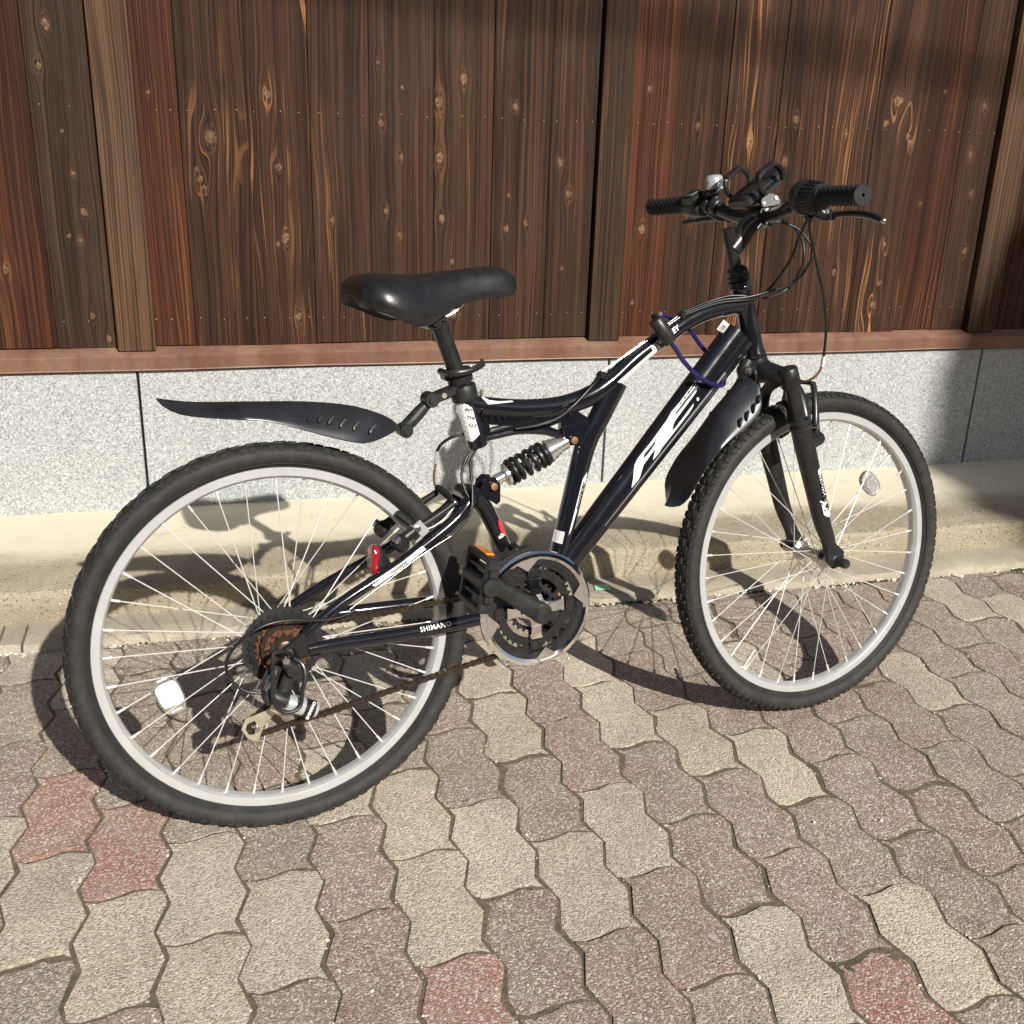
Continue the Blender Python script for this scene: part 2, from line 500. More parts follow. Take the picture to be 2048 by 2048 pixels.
# ------------------------------------------------------------------ materials of the setting
def paver_material():
    s = NT('paver_concrete')
    oi = s.n('ShaderNodeObjectInfo')
    co = s.coord()
    off = s.n('ShaderNodeVectorMath', operation='ADD')
    s.put(off.inputs[0], co)
    cmb = s.n('ShaderNodeCombineXYZ')
    s.put(cmb.inputs[0], s.m('MULTIPLY', oi.outputs['Random'], 37.0)); s.put(cmb.inputs[1], s.m('MULTIPLY', oi.outputs['Random'], 11.0))
    s.put(off.inputs[1], cmb.outputs[0])
    v = off.outputs[0]
    tint = oi.outputs['Color']
    patch = s.noise(v, 14, 4, 0.6)
    at = s.n('ShaderNodeAttribute', attribute_name='rim')
    rim = at.outputs['Fac']
    big = s.noise(v, 7, 3, 0.6)
    worn = s.mix(0.5, tint, (0.385, 0.318, 0.25))
    wear = s.m('MULTIPLY', s.ramp(big, [(0.35, 0.0), (0.62, 1.0)]), s.m('SUBTRACT', 1.0, rim, None, True))
    base = s.mix(wear, tint, worn)
    base = s.mix(s.ramp(patch, [(0.40, 0.0), (0.8, 0.3)]), base, (0.47, 0.395, 0.305))
    base = s.mix(s.ramp(s.noise(v, 22, 5, 0.7), [(0.56, 0.0), (0.8, 0.35)]), base, (0.17, 0.14, 0.105))
    gr = s.vor(v, 330)
    g2 = s.vor(v, 190)
    gsel = s.n('ShaderNodeSeparateColor'); s.put(gsel.inputs[0], gr.outputs['Color'])
    g2sel = s.n('ShaderNodeSeparateColor'); s.put(g2sel.inputs[0], g2.outputs['Color'])
    dark = s.m('MULTIPLY', s.ramp(gsel.outputs[0], [(0.52, 0.0), (0.62, 1.0)]), s.ramp(patch, [(0.3, 0.62), (0.7, 0.3)]))
    base = s.mix(dark, base, (0.15, 0.125, 0.098))
    lite = s.m('MULTIPLY', s.ramp(gsel.outputs[1], [(0.72, 0.0), (0.8, 1.0)]), 0.55)
    base = s.mix(lite, base, (0.72, 0.64, 0.52))
    chip = s.m('MULTIPLY', s.ramp(g2sel.outputs[2], [(0.93, 0.0), (0.95, 1.0)]), s.ramp(g2.outputs['Distance'], [(0.3, 1.0), (0.5, 0.0)]))
    base = s.mix(s.m('MULTIPLY', chip, 0.8), base, (0.72, 0.68, 0.60))
    edge = s.m('ADD', rim, s.m('MULTIPLY', s.m('SUBTRACT', s.noise(v, 110, 4, 0.7), 0.5), 0.9))
    base = s.mix(s.ramp(edge, [(0.70, 0.0), (0.98, 0.85)]), base, (0.17, 0.138, 0.10))  # sand stain that doubles as painted occlusion shade along the block edges
    wp = s.n('ShaderNodeNewGeometry').outputs['Position']
    base = s.mix(s.ramp(s.noise(wp, 2.6, 5, 0.65), [(0.46, 0.0), (0.72, 0.34)]), base, (0.17, 0.135, 0.10))
    base = s.mix(s.ramp(s.noise(wp, 17, 3, 0.6), [(0.68, 0.0), (0.76, 0.3)]), base, (0.10, 0.085, 0.065))
    h = s.m('ADD', s.m('MULTIPLY', gr.outputs['Distance'], -0.6), s.m('MULTIPLY', s.noise(v, 260, 3, 0.7), 1.2))
    s.bump(h, 0.75, 0.0028)
    return s.out(base, 0.86, 0, 0.3)
M_PAVER = paver_material()

def joint_material():
    s = NT('joint_sand')
    co = s.coord()
    base = s.ramp(s.noise(co, 120, 5, 0.7), [(0.3, (0.07, 0.055, 0.036)), (0.7, (0.21, 0.165, 0.11))])
    base = s.mix(s.ramp(s.noise(co, 9, 3), [(0.5, 0.0), (0.7, 0.6)]), base, (0.055, 0.055, 0.022))
    s.bump(s.noise(co, 260, 3), 0.6, 0.003)
    return s.out(base, 0.95)
M_JOINT = joint_material()

def concrete_material(name, light, dark, stain=0.5, grain=220, pebble=0.0, smooth_top=None):
    s = NT(name)
    co = s.coord()
    n = s.noise(co, 6, 5, 0.62)
    fine = s.noise(co, grain, 3, 0.7)
    base = s.ramp(n, [(0.3, dark), (0.68, light)])
    base = s.mix(s.ramp(fine, [(0.35, 0.55), (0.65, 0.0)]), base, tuple(c * 0.5 for c in dark))
    st = s.noise(s.mapping(co, (14, 2.2, 14)), 1, 4, 0.65)
    base = s.mix(s.ramp(st, [(0.52, 0.0), (0.75, stain)]), base, tuple(c * 0.42 for c in light))
    hgt = s.m('MULTIPLY', fine, 1.0)
    strength = 0.5
    if pebble:
        v = s.vor(co, 150)
        sel = s.n('ShaderNodeSeparateColor'); s.put(sel.inputs[0], v.outputs['Color'])
        keep = s.m('MULTIPLY', s.ramp(sel.outputs[0], [(0.7, 0.0), (0.74, 1.0)]), s.ramp(v.outputs['Distance'], [(0.32, 1.0), (0.5, 0.0)]))
        lig = s.mix(sel.outputs[1], (0.62, 0.56, 0.44), (0.16, 0.12, 0.085))
        base = s.mix(s.m('MULTIPLY', keep, pebble), base, lig)
        hgt = s.m('ADD', hgt, s.m('MULTIPLY', keep, 0.8))
        strength = 0.8
    if smooth_top:
        y0, y1, col = smooth_top
        sx = s.n('ShaderNodeSeparateXYZ'); s.put(sx.inputs[0], co)
        yy = s.m('ADD', sx.outputs[1], s.m('MULTIPLY', s.m('SUBTRACT', s.noise(s.mapping(co, (3, 9, 9)), 1, 5, 0.65), 0.5), 0.16))
        mr = s.n('ShaderNodeMapRange'); mr.interpolation_type = 'SMOOTHSTEP'
        s.put(mr.inputs[0], yy); mr.inputs[1].default_value = y0; mr.inputs[2].default_value = y1
        f = mr.outputs[0]
        plaster = s.ramp(s.noise(co, 16, 4, 0.6), [(0.3, tuple(c * 0.9 for c in col)), (0.7, col)])
        base = s.mix(f, base, plaster)
        hgt = s.m('MULTIPLY', hgt, s.m('SUBTRACT', 1.06, f))
    spots = s.vor(co, 34)
    ssel = s.n('ShaderNodeSeparateColor'); s.put(ssel.inputs[0], spots.outputs['Color'])
    spot = s.m('MULTIPLY', s.ramp(ssel.outputs[0], [(0.86, 0.0), (0.88, 1.0)]), s.ramp(spots.outputs['Distance'], [(0.05, 1.0), (0.16, 0.0)]))
    base = s.mix(s.m('MULTIPLY', spot, 0.6), base, tuple(c * 0.25 for c in dark))
    grime = s.noise(s.mapping(co, (2.2, 9, 30)), 1, 6, 0.7)
    base = s.mix(s.ramp(grime, [(0.58, 0.0), (0.8, 0.5)]), base, (0.16, 0.14, 0.10))
    s.bump(hgt, strength, 0.003)
    return s.out(base, 0.9, 0, 0.25)
M_SLAB = concrete_material('kerb_concrete', (0.50, 0.44, 0.345), (0.37, 0.32, 0.245), 0.4)
M_STEP = concrete_material('weathered_step_concrete', (0.50, 0.44, 0.325), (0.36, 0.305, 0.215), 0.45, 260, 0.75, (2.50, 2.64, (0.68, 0.625, 0.475)))

def granite_material():
    s = NT('grey_granite')
    co = s.coord()
    v = s.vor(co, 320)
    sel = s.n('ShaderNodeSeparateColor'); s.put(sel.inputs[0], v.outputs['Color'])
    n = s.noise(co, 260, 3, 0.7)
    base = s.ramp(sel.outputs[0], [(0.0, (0.19, 0.205, 0.21)), (0.15, (0.27, 0.285, 0.285)), (0.35, (0.36, 0.375, 0.372)), (0.75, (0.44, 0.455, 0.45)), (1.0, (0.58, 0.59, 0.58))])
    base = s.mix(s.ramp(n, [(0.34, 0.6), (0.48, 0.0)]), base, (0.19, 0.20, 0.20))
    sxz = s.n('ShaderNodeSeparateXYZ'); s.put(sxz.inputs[0], co)
    drip = s.noise(s.mapping(co, (22, 22, 1.4)), 1, 4, 0.6)
    base = s.mix(s.ramp(drip, [(0.52, 0.0), (0.8, 0.22)]), base, (0.36, 0.345, 0.30))
    s.bump(n, 0.25, 0.0015)
    return s.out(base, 0.55, 0, 0.4)
M_GRANITE = granite_material()

def copper_material():
    s = NT('weathered_copper')
    co = s.coord()
    patches = s.noise(s.mapping(co, (9, 9, 3)), 1, 4, 0.6, 0.4)
    streak = s.noise(s.mapping(co, (26, 4, 4)), 1, 3, 0.6)
    base = s.ramp(patches, [(0.3, (0.155, 0.072, 0.052)), (0.5, (0.235, 0.125, 0.082)), (0.7, (0.285, 0.178, 0.115))])
    base = s.mix(s.ramp(streak, [(0.5, 0.0), (0.72, 0.55)]), base, (0.22, 0.145, 0.135))
    base = s.mix(s.ramp(s.noise(co, 90, 4, 0.7), [(0.3, 0.3), (0.6, 0.0)]), base, (0.10, 0.05, 0.035))
    s.bump(s.noise(co, 7, 3), 0.12, 0.004)
    return s.out(base, 0.5, 0.12, 0.4)
M_COPPER = copper_material()

def wood_material(idx, tone, streak, knots, width, grey=0.0, lift=1.0):
    """burnt cedar board: grain lines flow round the knots given as (x, z, radius)"""
    s = NT('cedar_board_%02d' % idx)
    co = s.coord()
    sep = s.n('ShaderNodeSeparateXYZ'); s.put(sep.inputs[0], co)
    x, z = sep.outputs[0], sep.outputs[2]
    seed = idx * 3.71
    zz = s.m('ADD', z, seed)
    def v2(a, b, fa, fb):
        c = s.n('ShaderNodeCombineXYZ')
        s.put(c.inputs[0], s.m('MULTIPLY', a, fa)); s.put(c.inputs[1], s.m('MULTIPLY', b, fb))
        c.inputs[2].default_value = seed
        return c.outputs[0]
    # low warp: cathedral figure
    warp = s.m('SUBTRACT', s.noise(v2(x, zz, 7.0, 1.05), 1, 2, 0.5), 0.5)
    psi = s.m('ADD', x, s.m('MULTIPLY', warp, 0.055 * streak + 0.012))
    psf = s.m('ADD', x, s.m('MULTIPLY', warp, (0.21 if streak > 0.95 else 0.11) * streak + 0.02))
    wob = s.m('SUBTRACT', s.noise(v2(x, zz, 38, 4.5), 1, 2, 0.5), 0.5)
    psi = s.m('ADD', psi, s.m('MULTIPLY', wob, 0.004))
    knots = [(kx, kz, kr * 0.82) for kx, kz, kr in knots]
    kmin = None
    krnd = random.Random(idx * 17 + 3)
    kb = krnd.uniform(0.7, 1.25)
    weak = krnd.uniform(0.75, 1.2)
    for (kx, kz, kr) in knots:
        dx = s.m('SUBTRACT', x, kx); dz = s.m('SUBTRACT', z, kz)
        r2 = s.m('ADD', s.m('MULTIPLY', dx, dx), s.m('MULTIPLY', s.m('MULTIPLY', dz, dz), 0.16))
        fl = s.m('DIVIDE', kr * kr * 1.6, s.m('MAXIMUM', r2, kr * kr * 0.5))
        flo = s.m('MULTIPLY', s.m('MULTIPLY', dx, fl), 0.8)
        psi = s.m('SUBTRACT', psi, flo); psf = s.m('SUBTRACT', psf, flo)
        d = s.m('DIVIDE', s.m('SQRT', s.m('ADD', s.m('MULTIPLY', dx, dx), s.m('MULTIPLY', s.m('MULTIPLY', s.m('ADD', dz, s.m('MULTIPLY', dx, krnd.uniform(-0.5, 0.5))), s.m('ADD', dz, 0.0)), krnd.uniform(0.35, 0.85)))), kr)
        kmin = d if kmin is None else s.m('MINIMUM', kmin, d)
    fine = s.noise(v2(psi, zz, 330, 1.1), 1, 3, 0.6)
    flame = s.noise(v2(psf, zz, 75, 0.6), 1, 2, 0.45)
    mid = s.noise(v2(psi, zz, 95, 0.9), 1, 2, 0.5)
    broad = s.noise(v2(psi, zz, 22, 0.7), 1, 2, 0.5)
    dk, md, lt = tone
    base = s.ramp(broad, [(0.28, dk), (0.5, md), (0.74, lt)])
    base = s.mix(s.ramp(mid, [(0.46, 0.0), (0.68, 0.6)]), base, tuple(c * 1.5 for c in lt))
    base = s.mix(s.ramp(fine, [(0.48, 0.0), (0.57, 0.8)]), base, tuple(c * 0.5 for c in dk))
    # pale resinous lines where the grain turns
    band = s.ramp(flame, [(0.545, 0.0), (0.562, 1.0), (0.578, 0.85), (0.615, 0.0)])
    where = s.ramp(s.noise(v2(x, zz, 12, 1.7), 1, 2, 0.5), [(0.53, 0.0), (0.64, 1.0)])
    if streak > 0.7 and kmin is not None:
        near = s.m('MULTIPLY', s.m('SUBTRACT', 1.0, s.m('DIVIDE', kmin, 7.0), None, True), 1.0, None, True)
        where = s.m('MAXIMUM', where, near)
    orange = s.m('MULTIPLY', s.m('MULTIPLY', band, where), min(1.0, streak * 0.95))
    base = s.mix(orange, base, (0.35, 0.160, 0.065) if streak > 0.95 else (0.25, 0.110, 0.046))
    weath = s.noise(v2(x, zz, 9, 2.4), 1, 5, 0.65)
    base = s.mix(s.ramp(weath, [(0.48, 0.0), (0.85, 0.15 + 0.45 * grey)]), base, (0.085, 0.063, 0.047))
    soot = s.noise(v2(x, zz, 13, 1.9), 2.0, 4, 0.6)
    base = s.mix(s.ramp(soot, [(0.55, 0.0), (0.78, 0.45)]), base, (0.020, 0.0125, 0.0095))
    hgt = s.m('ADD', s.m('MULTIPLY', fine, -1.0), s.m('MULTIPLY', mid, -0.5))
    if kmin is not None:
        kn = s.m('ADD', kmin, s.m('MULTIPLY', s.m('SUBTRACT', s.noise(co, 42, 2), 0.5), 1.15))
        kn = s.m('ADD', kn, s.m('MULTIPLY', s.m('SUBTRACT', s.noise(co, 170, 3, 0.7), 0.5), 0.7))
        var = s.noise(co, 75, 3, 0.6)
        core = s.mix(s.ramp(var, [(0.40, 0.0), (0.60, 1.0)]), (0.040, 0.024, 0.016), (0.19, 0.105, 0.058))
        tan = s.mix(s.ramp(s.noise(co, 120, 3, 0.7), [(0.38, 0.0), (0.62, 1.0)]), (0.080, 0.042, 0.024), tuple(c * kb for c in (0.36, 0.215, 0.12)))
        # dark eye, pale ragged collar, thin dark edge, then pale wisps running along the grain
        base = s.mix(s.ramp(kn, [(0.45, 0.95), (0.72, 0.5), (0.98, 0.0)]), base, tan)
        base = s.mix(s.ramp(kn, [(0.28, 0.95), (0.48, 0.25), (0.62, 0.0)]), base, core)
        line = s.ramp(kn, [(0.42, 0.0), (0.47, 0.85), (0.52, 0.0)])
        base = s.mix(line, base, (0.03, 0.018, 0.012))
        hx = s.m('MULTIPLY', s.ramp(kmin, [(0.9, 0.75), (2.3, 0.0)]) if False else s.m('SUBTRACT', 1.0, s.m('DIVIDE', kmin, 2.6), None, True), 0.8)
        wisp = s.m('MULTIPLY', hx, s.ramp(fine, [(0.34, 0.9), (0.48, 0.0)]))
        base = s.mix(wisp, base, (0.20, 0.118, 0.066))
        hgt = s.m('ADD', hgt, s.m('MULTIPLY', s.m('SUBTRACT', 1.0, kn, None, True), 1.0))
    lift = lift * weak if lift == 1.0 else lift
    if lift != 1.0:
        base = s.mix(1.0, base, (lift, lift, lift), 'MULTIPLY')
    s.bump(hgt, 0.55, 0.0022)
    return s.out(base, 0.68, 0, 0.16)

# ------------------------------------------------------------------ ground, pavement, kerb
g = MB()
g.add([(-120, -120, -0.0019), (120, -120, -0.0019), (120, 120, -0.0019), (-120, 120, -0.0019)], [(0, 1, 2, 3)])
tag(g.build('ground', M_JOINT, smooth=0), kind='structure')

pave = link('pavement', None)
tag(pave, kind='structure')
CW, CL = 0.1157, 0.2375
def paver_outline():
    a = 0.0092
    L = [(-CW / 2 + d, y) for d, y in ((0, -CL / 2), (-a, -CL / 2 + 0.030), (a, -CL / 2 + 0.090), (-a, -CL / 2 + 0.150), (a, -CL / 2 + 0.210), (0, CL / 2))]
    rt = [(p[0] + CW, p[1]) for p in L]
    top = [(-CW / 2 + 0.020, CL / 2 - 0.006), (-CW / 2 + 0.045, CL / 2 - 0.002), (-CW / 2 + 0.074, CL / 2 + 0.009), (-CW / 2 + 0.098, CL / 2 + 0.0085)]
    bot = [(p[0], p[1] - CL) for p in top]
    return bot[::-1], L, top, rt
bot, lf, top, rt = paver_outline()
outl = lf[0:1] + bot[::-1] + [(rt[0][0], rt[0][1])] + rt[1:-1] + [rt[-1]] + top[::-1] + [lf[-1]] + lf[1:-1][::-1]
def inset_poly(P, d):
    n = len(P); res = []
    for i in range(n):
        a, b, c = Vector(P[i - 1]), Vector(P[i]), Vector(P[(i + 1) % n])
        e1 = (b - a).normalized(); e2 = (c - b).normalized()
        n1 = Vector((-e1.y, e1.x)); n2 = Vector((-e2.y, e2.x))
        m = (n1 + n2); m = m.normalized() / max(0.5, math.sqrt((1 + n1.dot(n2)) / 2))
        res.append(b + m * d)
    return res
P1 = inset_poly(outl, 0.0014); P2 = inset_poly(outl, 0.0028)
P3 = inset_poly(outl, 0.0105)
def paver_mesh():
    mb = MB(); n = len(outl)
    mb.add([(p.x, p.y, -0.0065) for p in P1] + [(p.x, p.y, -0.0003) for p in P2] + [(p.x, p.y, 0.0) for p in P3],
           [(k, (k + 1) % n, n + (k + 1) % n, n + k) for k in range(n)] + [(n + k, n + (k + 1) % n, 2 * n + (k + 1) % n, 2 * n + k) for k in range(n)] + [tuple(range(2 * n, 3 * n))])
    return mb
def rim_attribute(me, cut_y=None):
    """how close a vertex is to the edge of the block: drives the sand, painted edge shade and wear along its rim"""
    at = me.attributes.new('rim', 'FLOAT', 'POINT')
    for v in me.vertices:
        z = v.co.z
        at.data[v.index].value = 1.0 if z < -0.002 else (0.8 if z < -0.0001 else 0.0)
KERB_Y = 2.283
T_L = (0.63, 0.55, 0.43); T_M = (0.345, 0.280, 0.222); T_P = (0.325, 0.232, 0.196); T_R = (0.41, 0.20, 0.165)
KNOWN = {}
for key, lst in ((T_R, [(-1, 1), (3, -1)]), (T_P, [(-3, 2), (1, 2), (2, -1), (2, 0), (6, 1), (6, 2), (7, 0), (7, 1), (8, -1), (8, 0), (8, 2), (10, -1), (10, 0), (10, 1), (11, 1), (11, 2), (12, 1)]),
                 (T_L, [(-2, 0), (-1, 0), (0, -1), (1, 0), (3, 0), (3, 1), (5, 0), (5, 2), (6, 0), (7, -1), (7, 2), (8, 1), (9, -1), (9, 1), (10, 2)])):
    for c in lst:
        KNOWN[c] = key
base_paver = paver_mesh().build('paver', M_PAVER, pave, smooth=0)
rim_attribute(base_paver.data)
VARIANTS = [base_paver.data]
for vi in range(7):
    me = base_paver.data.copy(); vr = random.Random(50 + vi); nO = len(outl)
    for k in range(nO):
        dx_, dy_ = vr.gauss(0, 0.0006), vr.gauss(0, 0.0006); chip = 0.0026 if vr.random() < 0.10 else 0.0
        c_in = Vector((-P1[k].x, -P1[k].y)).normalized() * chip
        for lv in range(3):
            v = me.vertices[lv * nO + k]
            v.co.x += dx_ + c_in.x * (1 if lv == 1 else 0.3); v.co.y += dy_ + c_in.y * (1 if lv == 1 else 0.3)
            if lv == 1: v.co.z -= abs(vr.gauss(0, 0.0004)) + chip * 0.35
            if lv == 2: v.co.z += vr.gauss(0, 0.00025)
    VARIANTS.append(me)
rest = MB()
cells = []
for k in range(-16, 31):
    for m in range(-9, 8):
        cx = -0.153 + CW * k + CW / 2; cy = (1.435 if k % 2 else 1.553) - CL / 2 + CL * m
        cx -= 0.012 * (cy - 1.4)
        if cy - CL / 2 > KERB_Y: continue
        cells.append((cx, cy, k, m))
cells.sort(key=lambda c: math.hypot(max(0, abs(c[0] - 0.55 - 0.35 * (c[1] - 1.2)) - 0.6), max(0, 1.0 - c[1]) * 1.2))
first = True
for i, (cx, cy, k, m) in enumerate(cells):
    t = KNOWN.get((k, m))
    if t is None:
        t = rnd.choices((T_L, T_M, T_P, T_R), (0.17, 0.44, 0.36, 0.03))[0] if (0 <= k) else rnd.choices((T_L, T_M, T_P, T_R), (0.3, 0.42, 0.24, 0.04))[0]
    f = rnd.uniform(0.88, 1.1); g_ = rnd.uniform(-0.012, 0.012)
    col = (t[0] * f + g_, t[1] * f, t[2] * f - g_, 1)
    cut = cy + CL / 2 + 0.012 > KERB_Y
    if i < 298 and not cut:
        o = base_paver if first else base_paver.copy()
        if not first:
            COL.objects.link(o)
            o.data = rnd.choice(VARIANTS)
        first = False
    elif i < 298 and cut:
        bm = bmesh.new(); bm.from_mesh(base_paver.data)
        bmesh.ops.bisect_plane(bm, geom=bm.verts[:] + bm.edges[:] + bm.faces[:], plane_co=(0, KERB_Y - 0.004 - cy, 0), plane_no=(0, 1, 0), clear_outer=True)
        if not bm.verts:
            bm.free(); continue
        me = bpy.data.meshes.new('paver'); bm.to_mesh(me); bm.free(); me.materials.append(M_PAVER)
        o = link('paver', me, pave)
    else:
        if not cut:
            n = len(outl)
            rest.add([(p.x + cx, p.y + cy, -0.0042) for p in P1] + [(p.x + cx, p.y + cy, 0) for p in P2], [(q, (q + 1) % n, n + (q + 1) % n, n + q) for q in range(n)] + [tuple(range(n, 2 * n))])
        continue
    o.parent = pave
    o.location = (cx, cy, rnd.uniform(-0.0012, 0.0010))
    o.rotation_euler = (rnd.uniform(-0.007, 0.007), rnd.uniform(-0.008, 0.008), rnd.uniform(-0.012, 0.012))
    o.color = col
ro = rest.build('outer_pavers', M_PAVER, pave, smooth=0)
ro.color = (*T_M, 1); ro['kind'] = 'stuff'

rd = MB(); rd.box((0, -5.2, -0.0155), (90, 7.0, 0.03), None, 0.0)  # out-of-view asphalt, put in to reduce light bounced off the ground
s_ = NT('asphalt'); co_a = s_.coord()
s_.bump(s_.noise(co_a, 160, 3), 0.5, 0.004)
tag(rd.build('road', s_.out(s_.ramp(s_.noise(co_a, 70, 4, 0.7), [(0.3, (0.035, 0.035, 0.036)), (0.7, (0.07, 0.069, 0.066))]), 0.9), smooth=0), kind='structure')

# kerb of flat concrete blocks, with the rougher step behind it
kerb = link('kerb', None); tag(kerb, kind='structure')
def rough_strip(prof, x0, x1, step, jit, seed, mat, name, parent, smooth=40):
    """profile [(y, z)] run along X with a little unevenness"""
    rr = random.Random(seed); n = max(2, int((x1 - x0) / step)); mb = MB(); rings = []
    off = [[0, 0] for _ in prof]
    for i in range(n + 1):
        x = x0 + (x1 - x0) * i / n; ring = []
        for j, (y, z, w) in enumerate(prof):
            off[j][0] = off[j][0] * 0.6 + rr.gauss(0, jit) * w; off[j][1] = off[j][1] * 0.6 + rr.gauss(0, jit) * w
            ring.append(Vector((x, y + off[j][0], z + off[j][1])))
        rings.append(ring)
    mb.ring_loft(rings)
    return mb.build(name, mat, parent, smooth=smooth)
slab_prof = [(KERB_Y, -0.03, 0), (KERB_Y - 0.0005, 0.002, 1.0), (KERB_Y + 0.003, 0.0105, 1.2), (KERB_Y + 0.011, 0.0165, 0.7), (KERB_Y + 0.06, 0.0185, 0.25), (2.42, 0.0205, 0.0), (2.42, -0.03, 0)]
for i, (xa, xb) in enumerate(((-2.4, -0.536), (-0.530, -0.487), (-0.481, 1.437), (1.4405, 3.9))):
    rough_strip(slab_prof, xa, xb, 0.02, 0.0011, 11 + i, M_SLAB, 'kerb_block', kerb)
step_prof = [(2.400, -0.03, 0), (2.396, 0.0195, 0.5), (2.393, 0.040, 1.0), (2.393, 0.070, 1.0), (2.394, 0.084, 1.0), (2.399, 0.0915, 0.8), (2.410, 0.0950, 0.6), (2.47, 0.099, 0.5), (2.56, 0.1025, 0.4), (2.66, 0.107, 0.25), (2.76, 0.1115, 0.1), (2.90, 0.116, 0), (2.90, -0.03, 0)]
tag(rough_strip(step_prof, -2.4, 3.9, 0.012, 0.0009, 31, M_STEP, 'concrete_step', None, 24), kind='structure')

# grit, paint chips and moss along the seam of kerb and pavers
chips = MB(); mossb = MB()
for i in range(260):
    x = rnd.uniform(-0.7, 2.3); y = KERB_Y - 0.003 + rnd.gauss(0, 0.006); r = abs(rnd.gauss(0.0018, 0.0014)) + 0.0007
    if rnd.random() < 0.03: r *= 2.5
    q = Matrix.Rotation(rnd.uniform(0, 6), 3, 'Z') @ Matrix.Rotation(rnd.uniform(-0.5, 0.5), 3, 'X')
    chips.box((x, y, r * 0.5 + 0.0005), (r * 2.4, r * 1.7, r * 1.1), q, r * 0.3)
for px_, py_, r in ((0.955, 2.268, 0.009), (1.845, 2.272, 0.014), (1.70, 2.276, 0.008)):
    q = Matrix.Rotation(rnd.uniform(0, 6), 3, 'Z')
    chips.box((px_, py_, 0.003), (r * 2, r * 1.2, 0.006), q, 0.002)
gr_ = random.Random(91)
for i in range(900):
    k = gr_.randrange(-4, 20); y = gr_.uniform(0.85, 2.27)
    x = -0.153 + CW * k - 0.012 * (y - 1.4) + 0.0092 * math.sin((y - 1.435) / CL * 4 * math.pi + math.pi / 2) + gr_.gauss(0, 0.004)
    if i % 5 == 0: x += gr_.uniform(-0.05, 0.05)
    r = abs(gr_.gauss(0.0006, 0.0007)) + 0.0004
    q = Matrix.Rotation(gr_.uniform(0, 6), 3, 'Z') @ Matrix.Rotation(gr_.uniform(-0.5, 0.5), 3, 'X')
    chips.box((x, y, r * 0.3 + (0.0004 if i % 5 == 0 else -0.0008)), (r * 2.4, r * 1.7, r * 1.3), q, r * 0.3)
co_ = chips.build('grit', 'stone_chip', None, smooth=0); co_['kind'] = 'stuff'; co_['label'] = 'pale grit and chips lying along the kerb seam'
for i in range(520):
    cxm = rnd.choice((0.86, 0.93, 1.0, 1.24, 1.52, 1.58, 1.63, 1.66, 2.05, -0.3, 0.1, 0.35)); x = cxm + rnd.gauss(0, 0.035); y = KERB_Y - 0.004 + rnd.gauss(0, 0.0035); r = rnd.uniform(0.001, 0.0034)
    mossb.box((x, y, r * 0.4), (r * 2, r * 2, r * 1.6), Matrix.Rotation(rnd.uniform(0, 3), 3, Vector((rnd.random(), rnd.random(), 1)).normalized()), r * 0.5)
mo = mossb.build('moss', 'moss', None, smooth=0); mo['kind'] = 'stuff'; mo['label'] = 'dark moss in the seam between kerb and pavers'

t = MB(); Z = 0.0205
tp = [(0.8452, 2.3518), (0.8762, 2.3525), (0.8794, 2.3201), (0.839, 2.3233)]
tp = tp[::-1]
t.add([(x, y, Z + 0.0012) for x, y in tp] + [(x, y, Z + 0.0004) for x, y in tp], [(0, 1, 2, 3), (7, 6, 5, 4)] + [(i, 4 + i, 4 + (i + 1) % 4, (i + 1) % 4) for i in range(4)])
tag(t.build('tape', 'green_tape', smooth=0), 'small piece of green tape stuck on the concrete kerb', 'tape')

# ------------------------------------------------------------------ granite base and wooden wall
plinth = thing('stone_base', 'speckled grey granite panels along the foot of the wooden wall', 'stone wall', (1.0, 2.85, 0.11))
GY = 2.85
def plinth_box(name, x0, x1, y0, y1, z0, z1, mat, bev):
    mb = MB(); c = Vector(((x0 + x1) / 2, (y0 + y1) / 2, (z0 + z1) / 2))
    mb.box((0, 0, 0), (x1 - x0, y1 - y0, z1 - z0), None, bev)
    o = mb.build(name, mat, plinth, smooth=0); o.location = c - plinth.location
    return o
for xa, xb in ((-1.502, -0.2445), (-0.2375, 1.0245), (1.0315, 2.2465), (2.2535, 3.51)):
    plinth_box('granite_panel', xa, xb, GY, GY + 0.04, 0.108, 0.486, M_GRANITE, 0.0015)
plinth_box('backing', -2.0, 3.8, GY + 0.02, GY + 0.2, 0.0, 0.47, 'black_plastic', 0)

wall = thing('wooden_wall', 'dark burnt cedar board wall with three posts behind the bicycle', 'wall', (1.0, 2.86, 0.5))
WZ0, WZ1 = 0.545, 2.1
tones = {
    'brown': ((0.02313, 0.01097, 0.00653), (0.04035, 0.01898, 0.01088), (0.05905, 0.02784, 0.01559)),
    'red':   ((0.02953, 0.01054, 0.00565), (0.05905, 0.01982, 0.00943), (0.09055, 0.03037, 0.01342)),
    'warm':  ((0.02362, 0.01080, 0.00623), (0.04429, 0.01982, 0.01088), (0.06791, 0.03037, 0.01559)),
    'grey':  ((0.02953, 0.01561, 0.00943), (0.04921, 0.02657, 0.01559), (0.07283, 0.04049, 0.02393)),
    'pale':  ((0.05413, 0.02868, 0.01595), (0.09350, 0.05062, 0.02828), (0.14763, 0.08099, 0.04351)),
}
def K(*pts):
    return pts
